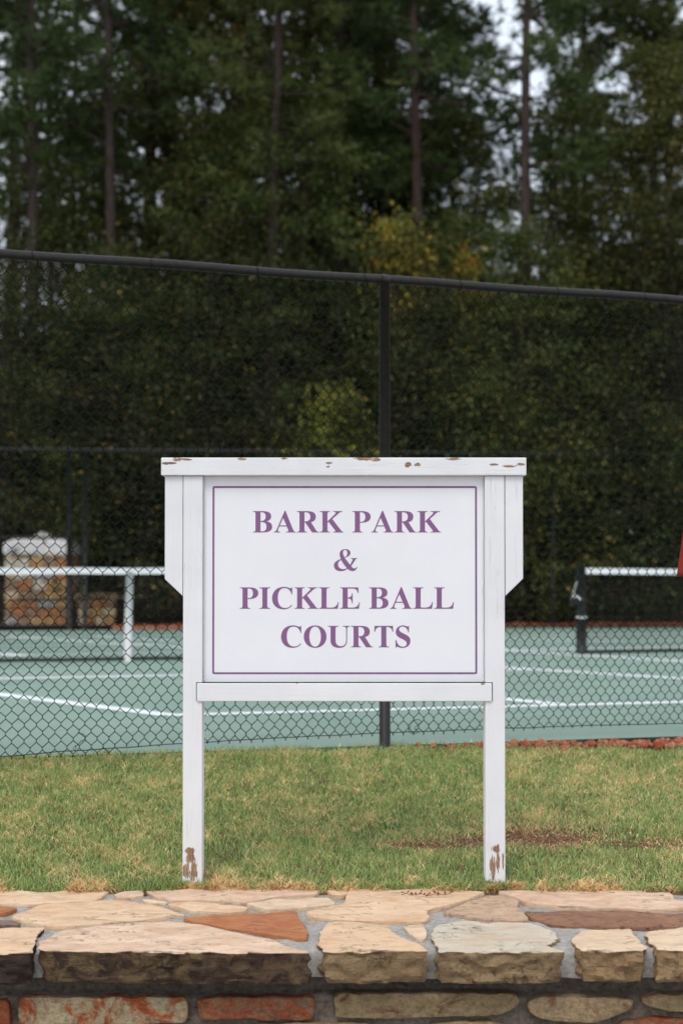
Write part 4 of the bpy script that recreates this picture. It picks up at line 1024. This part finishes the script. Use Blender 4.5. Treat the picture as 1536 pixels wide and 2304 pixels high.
# pines (name, family, variant, px, distance, scale, leaf, bark, label)
for row in [
 (1, 65, 32.9, 1.0, 'needles', 'bark', 'straight pine with a bare grey trunk near the left edge of the picture'),
 (1, 26, 38.0, 1.0, 'needles', 'bark_dark', 'thin dark pine trunk at the very left edge against the pale sky'),
 (1, 246, 33.3, 1.0, 'needles', 'bark', 'pine with a bare trunk rising a quarter of the way across from the left'),
 (1, 110, 45.0, 1.0, 'needles', 'bark_dark', 'far pine filling the gap behind the straight left trunk'),
 (1, 1320, 42.0, .9, 'needles2', 'bark_dark', 'far pine between the sky gaps and the upper right crown'),
 (1, 165, 41.0, .95, 'needles', 'bark_dark', 'pine behind and between the two leftmost bare trunks'),
 (1, 622, 32.5, 1.0, 'needles2', 'bark', 'pine with a slender grey trunk above the letter B of BARK'),
 (2, 440, 42.0, 1.1, 'needles2', 'bark_dark', 'pine crown rising above the dense trees left of the centre'),
 (1, 770, 34.4, 1.0, 'needles', 'bark_dark', 'slim pine standing straight above the ampersand of the sign'),
 (1, 936, 34.5, 1.05, 'needles', 'bark_pink', 'pine with a pinkish trunk at the top right of the centre'),
 (2, 860, 46.0, 1.1, 'needles', 'bark_dark', 'pine far back behind the slim centre pine'),
 (0, 1020, 41.0, .85, 'needles', 'bark_dark', 'dark dense pine between the pinkish trunk and the sky gaps'),
 (1, 1190, 32.9, 1.0, 'needles', 'bark', 'tall thin pine standing in front of the bright sky gaps on the right'),
 (2, 1465, 36.0, 1.0, 'needles2', 'bark_dark', 'broad green pine crown filling the upper right corner'),
 (0, 1560, 40.0, 1.05, 'needles', 'bark_dark', 'pine at the far right edge, partly out of the picture'),
 (1, 1290, 47.0, .9, 'needles', 'bark_dark', 'sparse far pine seen through the sky gaps on the right'),
 (1, 330, 48.0, .95, 'needles', 'bark_dark', 'far pine between the left bare trunks and the dense trees'),
 (3, 350, 36.0, 1.1, 'needles2', 'bark_dark', 'bushy pine left of the centre whose crown touches the top of the picture'),
 (3, 520, 39.0, 1.25, 'needles', 'bark_dark', 'bushy pine behind the rusty tree above the word BARK'),
 (3, 690, 36.5, 1.15, 'needles2', 'bark_dark', 'bushy olive pine above the word PARK'),
 (3, 880, 38.5, 1.2, 'needles', 'bark_dark', 'bushy dark pine just left of the pinkish trunk'),
 (3, 1500, 37.5, 1.15, 'needles2', 'bark_dark', 'bushy pine under the broad crown at the upper right'),
]: tree('pine_tree', 'pine', row[0], row[1], row[2], row[3], row[4], row[5], row[6], 'pine tree', PG)
for row in [
 (0, 380, 37.0, 1.0, 'leaf_mid', 'tall leafy green tree at the top left of centre'),
 (1, 545, 35.5, 1.12, 'leaf_rust', 'tall leafy tree with rusty brown leaves above the word BARK'),
 (2, 700, 39.0, 1.05, 'leaf_rust', 'tall brownish green tree above the middle of the sign'),
 (0, 840, 40.0, .95, 'leaf_dark', 'dark tree right of the picture centre behind the yellow sapling'),
 (2, 1000, 37.5, .78, 'leaf_mid', 'round topped green tree under the sky gaps right of centre'),
 (1, 1110, 40.0, .62, 'leaf_dark', 'low dark tree under the tall thin pine on the right'),
 (0, 1500, 34.5, .85, 'leaf_olive', 'olive green tree at the right edge below the pine crown'),
 (2, 1340, 35.0, .62, 'leaf_olive', 'yellowish green tree right of the tall thin pine'),
 (1, 210, 39.5, .55, 'leaf_dark', 'low dark tree between the bare trunks on the left'),
 (0, 20, 40.0, .5, 'leaf_dark', 'low dark tree at the left edge behind the pine trunks'),
 (1, 470, 33.5, .80, 'leaf_mid', 'green tree just above the fence rail left of the centre'),
 (2, 680, 32.8, .74, 'leaf_mid', 'green leafy tree just above the fence rail in the centre'),
]: tree('leafy_tree', 'big', row[0], row[1], row[2], row[3], row[4], 'bark_dark', row[5], 'tree', BG_)
for row in [
 (0, 110, 33.6, .95, 'leaf_dark', 'small tree behind the stone pillar'),
 (1, 300, 32.2, 1.0, 'leaf_dark', 'small dark tree left of the sign above the net strap'),
 (2, 250, 32.3, .75, 'leaf_mid', 'small green tree between the fence rail and the left bare trunks'),
 (0, 480, 32.4, .95, 'leaf_dark', 'small dark tree above the left end of the top rail'),
 (2, 610, 31.9, .72, 'leaf_dark', 'small dark tree with a bare lower stem above the word BARK'),
 (1, 860, 31.9, 1.0, 'leaf_dark', 'small dark tree behind the thick near fence post'),
 (0, 1030, 32.6, .95, 'leaf_mid', 'small green tree right of the thick near fence post'),
 (2, 1170, 32.0, .8, 'leaf_mid', 'small green tree above the right end of the top rail'),
 (1, 1290, 32.4, 1.0, 'leaf_olive', 'small olive tree above the right net post'),
 (0, 1430, 33.0, 1.0, 'leaf_dark', 'small dark tree above the red banner'),
 (2, 1560, 32.2, .9, 'leaf_dark', 'small dark tree at the right edge of the picture'),
 (1, 0, 32.3, 1.0, 'leaf_dark', 'small dark tree at the left edge of the picture'),
 (2, 45, 34.0, 1.1, 'leaf_mid', 'small green tree behind the straight trunk at the left, crossing the fence rail'),
 (2, 1250, 33.8, 1.1, 'leaf_olive', 'small olive tree right of the tall thin pine at rail height'),
 (2, 960, 32.3, .78, 'leaf_olive', 'olive tree under the yellow and orange saplings'),
]: tree('small_tree', 'mid', row[0], row[1], row[2], row[3], row[4], 'bark_dark', row[5], 'tree', 'small understory trees')
for row in [
 (0, 30, 33.2, 1.0, 'leaf_dark', 'dark shrub left of the stone pillar'), (1, 190, 33.0, 1.05, 'leaf_mid', 'shrub between the stone pillar and the white net strap'),
 (2, 340, 31.4, .9, 'leaf_dark', 'dark shrub just left of the sign'), (0, 500, 31.6, 1.0, 'leaf_dark', 'dark shrub behind the left half of the sign board'),
 (1, 640, 31.5, 1.2, 'leaf_rust', 'rusty shrub peeking over the top rail left of its middle'), (2, 900, 31.4, .85, 'leaf_dark', 'dark shrub behind the sign, right of the fence post'),
 (0, 1040, 31.8, 1.1, 'leaf_dark', 'dark shrub behind the right part of the sign board'), (2, 1180, 31.4, .85, 'leaf_olive', 'olive shrub just right of the sign with yellowish leaves'),
 (1, 1300, 31.7, 1.1, 'leaf_dark', 'dark shrub behind the right net post'), (2, 1400, 31.6, .9, 'leaf_dark', 'dark shrub above the right net'),
 (0, 1520, 31.5, 1.0, 'leaf_mid', 'green shrub behind the red banner'), (0, -90, 33.2, 1.1, 'leaf_dark', 'dark shrub just outside the left edge of the picture'),
]: tree('shrub', 'shrub', row[0], row[1], row[2], row[3], row[4], 'bark_dark', row[5], 'shrub', SG)
tree('shrub', 'shrub', 2, 752, 31.3, .8, 'leaf_yellow', 'bark_dark', 'yellow green bush rising over the middle of the top rail', 'shrub', SG, sz=.93)
for i, (px, py, m_, lb) in enumerate([(895, 496, 'leaf_orange', 'slender sapling with yellow and orange leaves at the fence rail'), (1045, 575, 'leaf_orange', 'orange leaved sapling right of the yellow one at the fence rail'), (985, 545, 'leaf_olive', 'olive yellow sapling between the two autumn saplings')]):
    Y_ = 31.9 + .3 * i; ht = at(px, py, Y_).z - .4
    tree('sapling', 'sapling', 0, px, Y_, ht / 7.4 * .66, m_, 'bark_dark', lb, 'sapling', sz=ht / 7.2)
# far mass of woods that reads as one
rg = np.random.default_rng(77); N_ = 6500
cx_ = rg.uniform(-30, 30, N_); cy_ = rg.uniform(48, 56, N_)
topz_ = 7.6 + 1.4 * np.array([noise.noise(Vector((a_ * .16, 0, 5))) for a_ in cx_]) * 1.6
cz_ = .5 + rg.uniform(0, 1, N_) ** .8 * topz_
cen = np.repeat(np.stack([cx_, cy_, cz_], 1), 42, 0); cen = cen + rg.normal(size=cen.shape) * .55
V, Q = leaves(cen, .2, rg)
tag(link('distant_woods', np_mesh('distant_woods', V, Q), MT['leaf_dark']), 'dark far-off woods closing the view between the nearer trees', 'woods', kind='stuff')
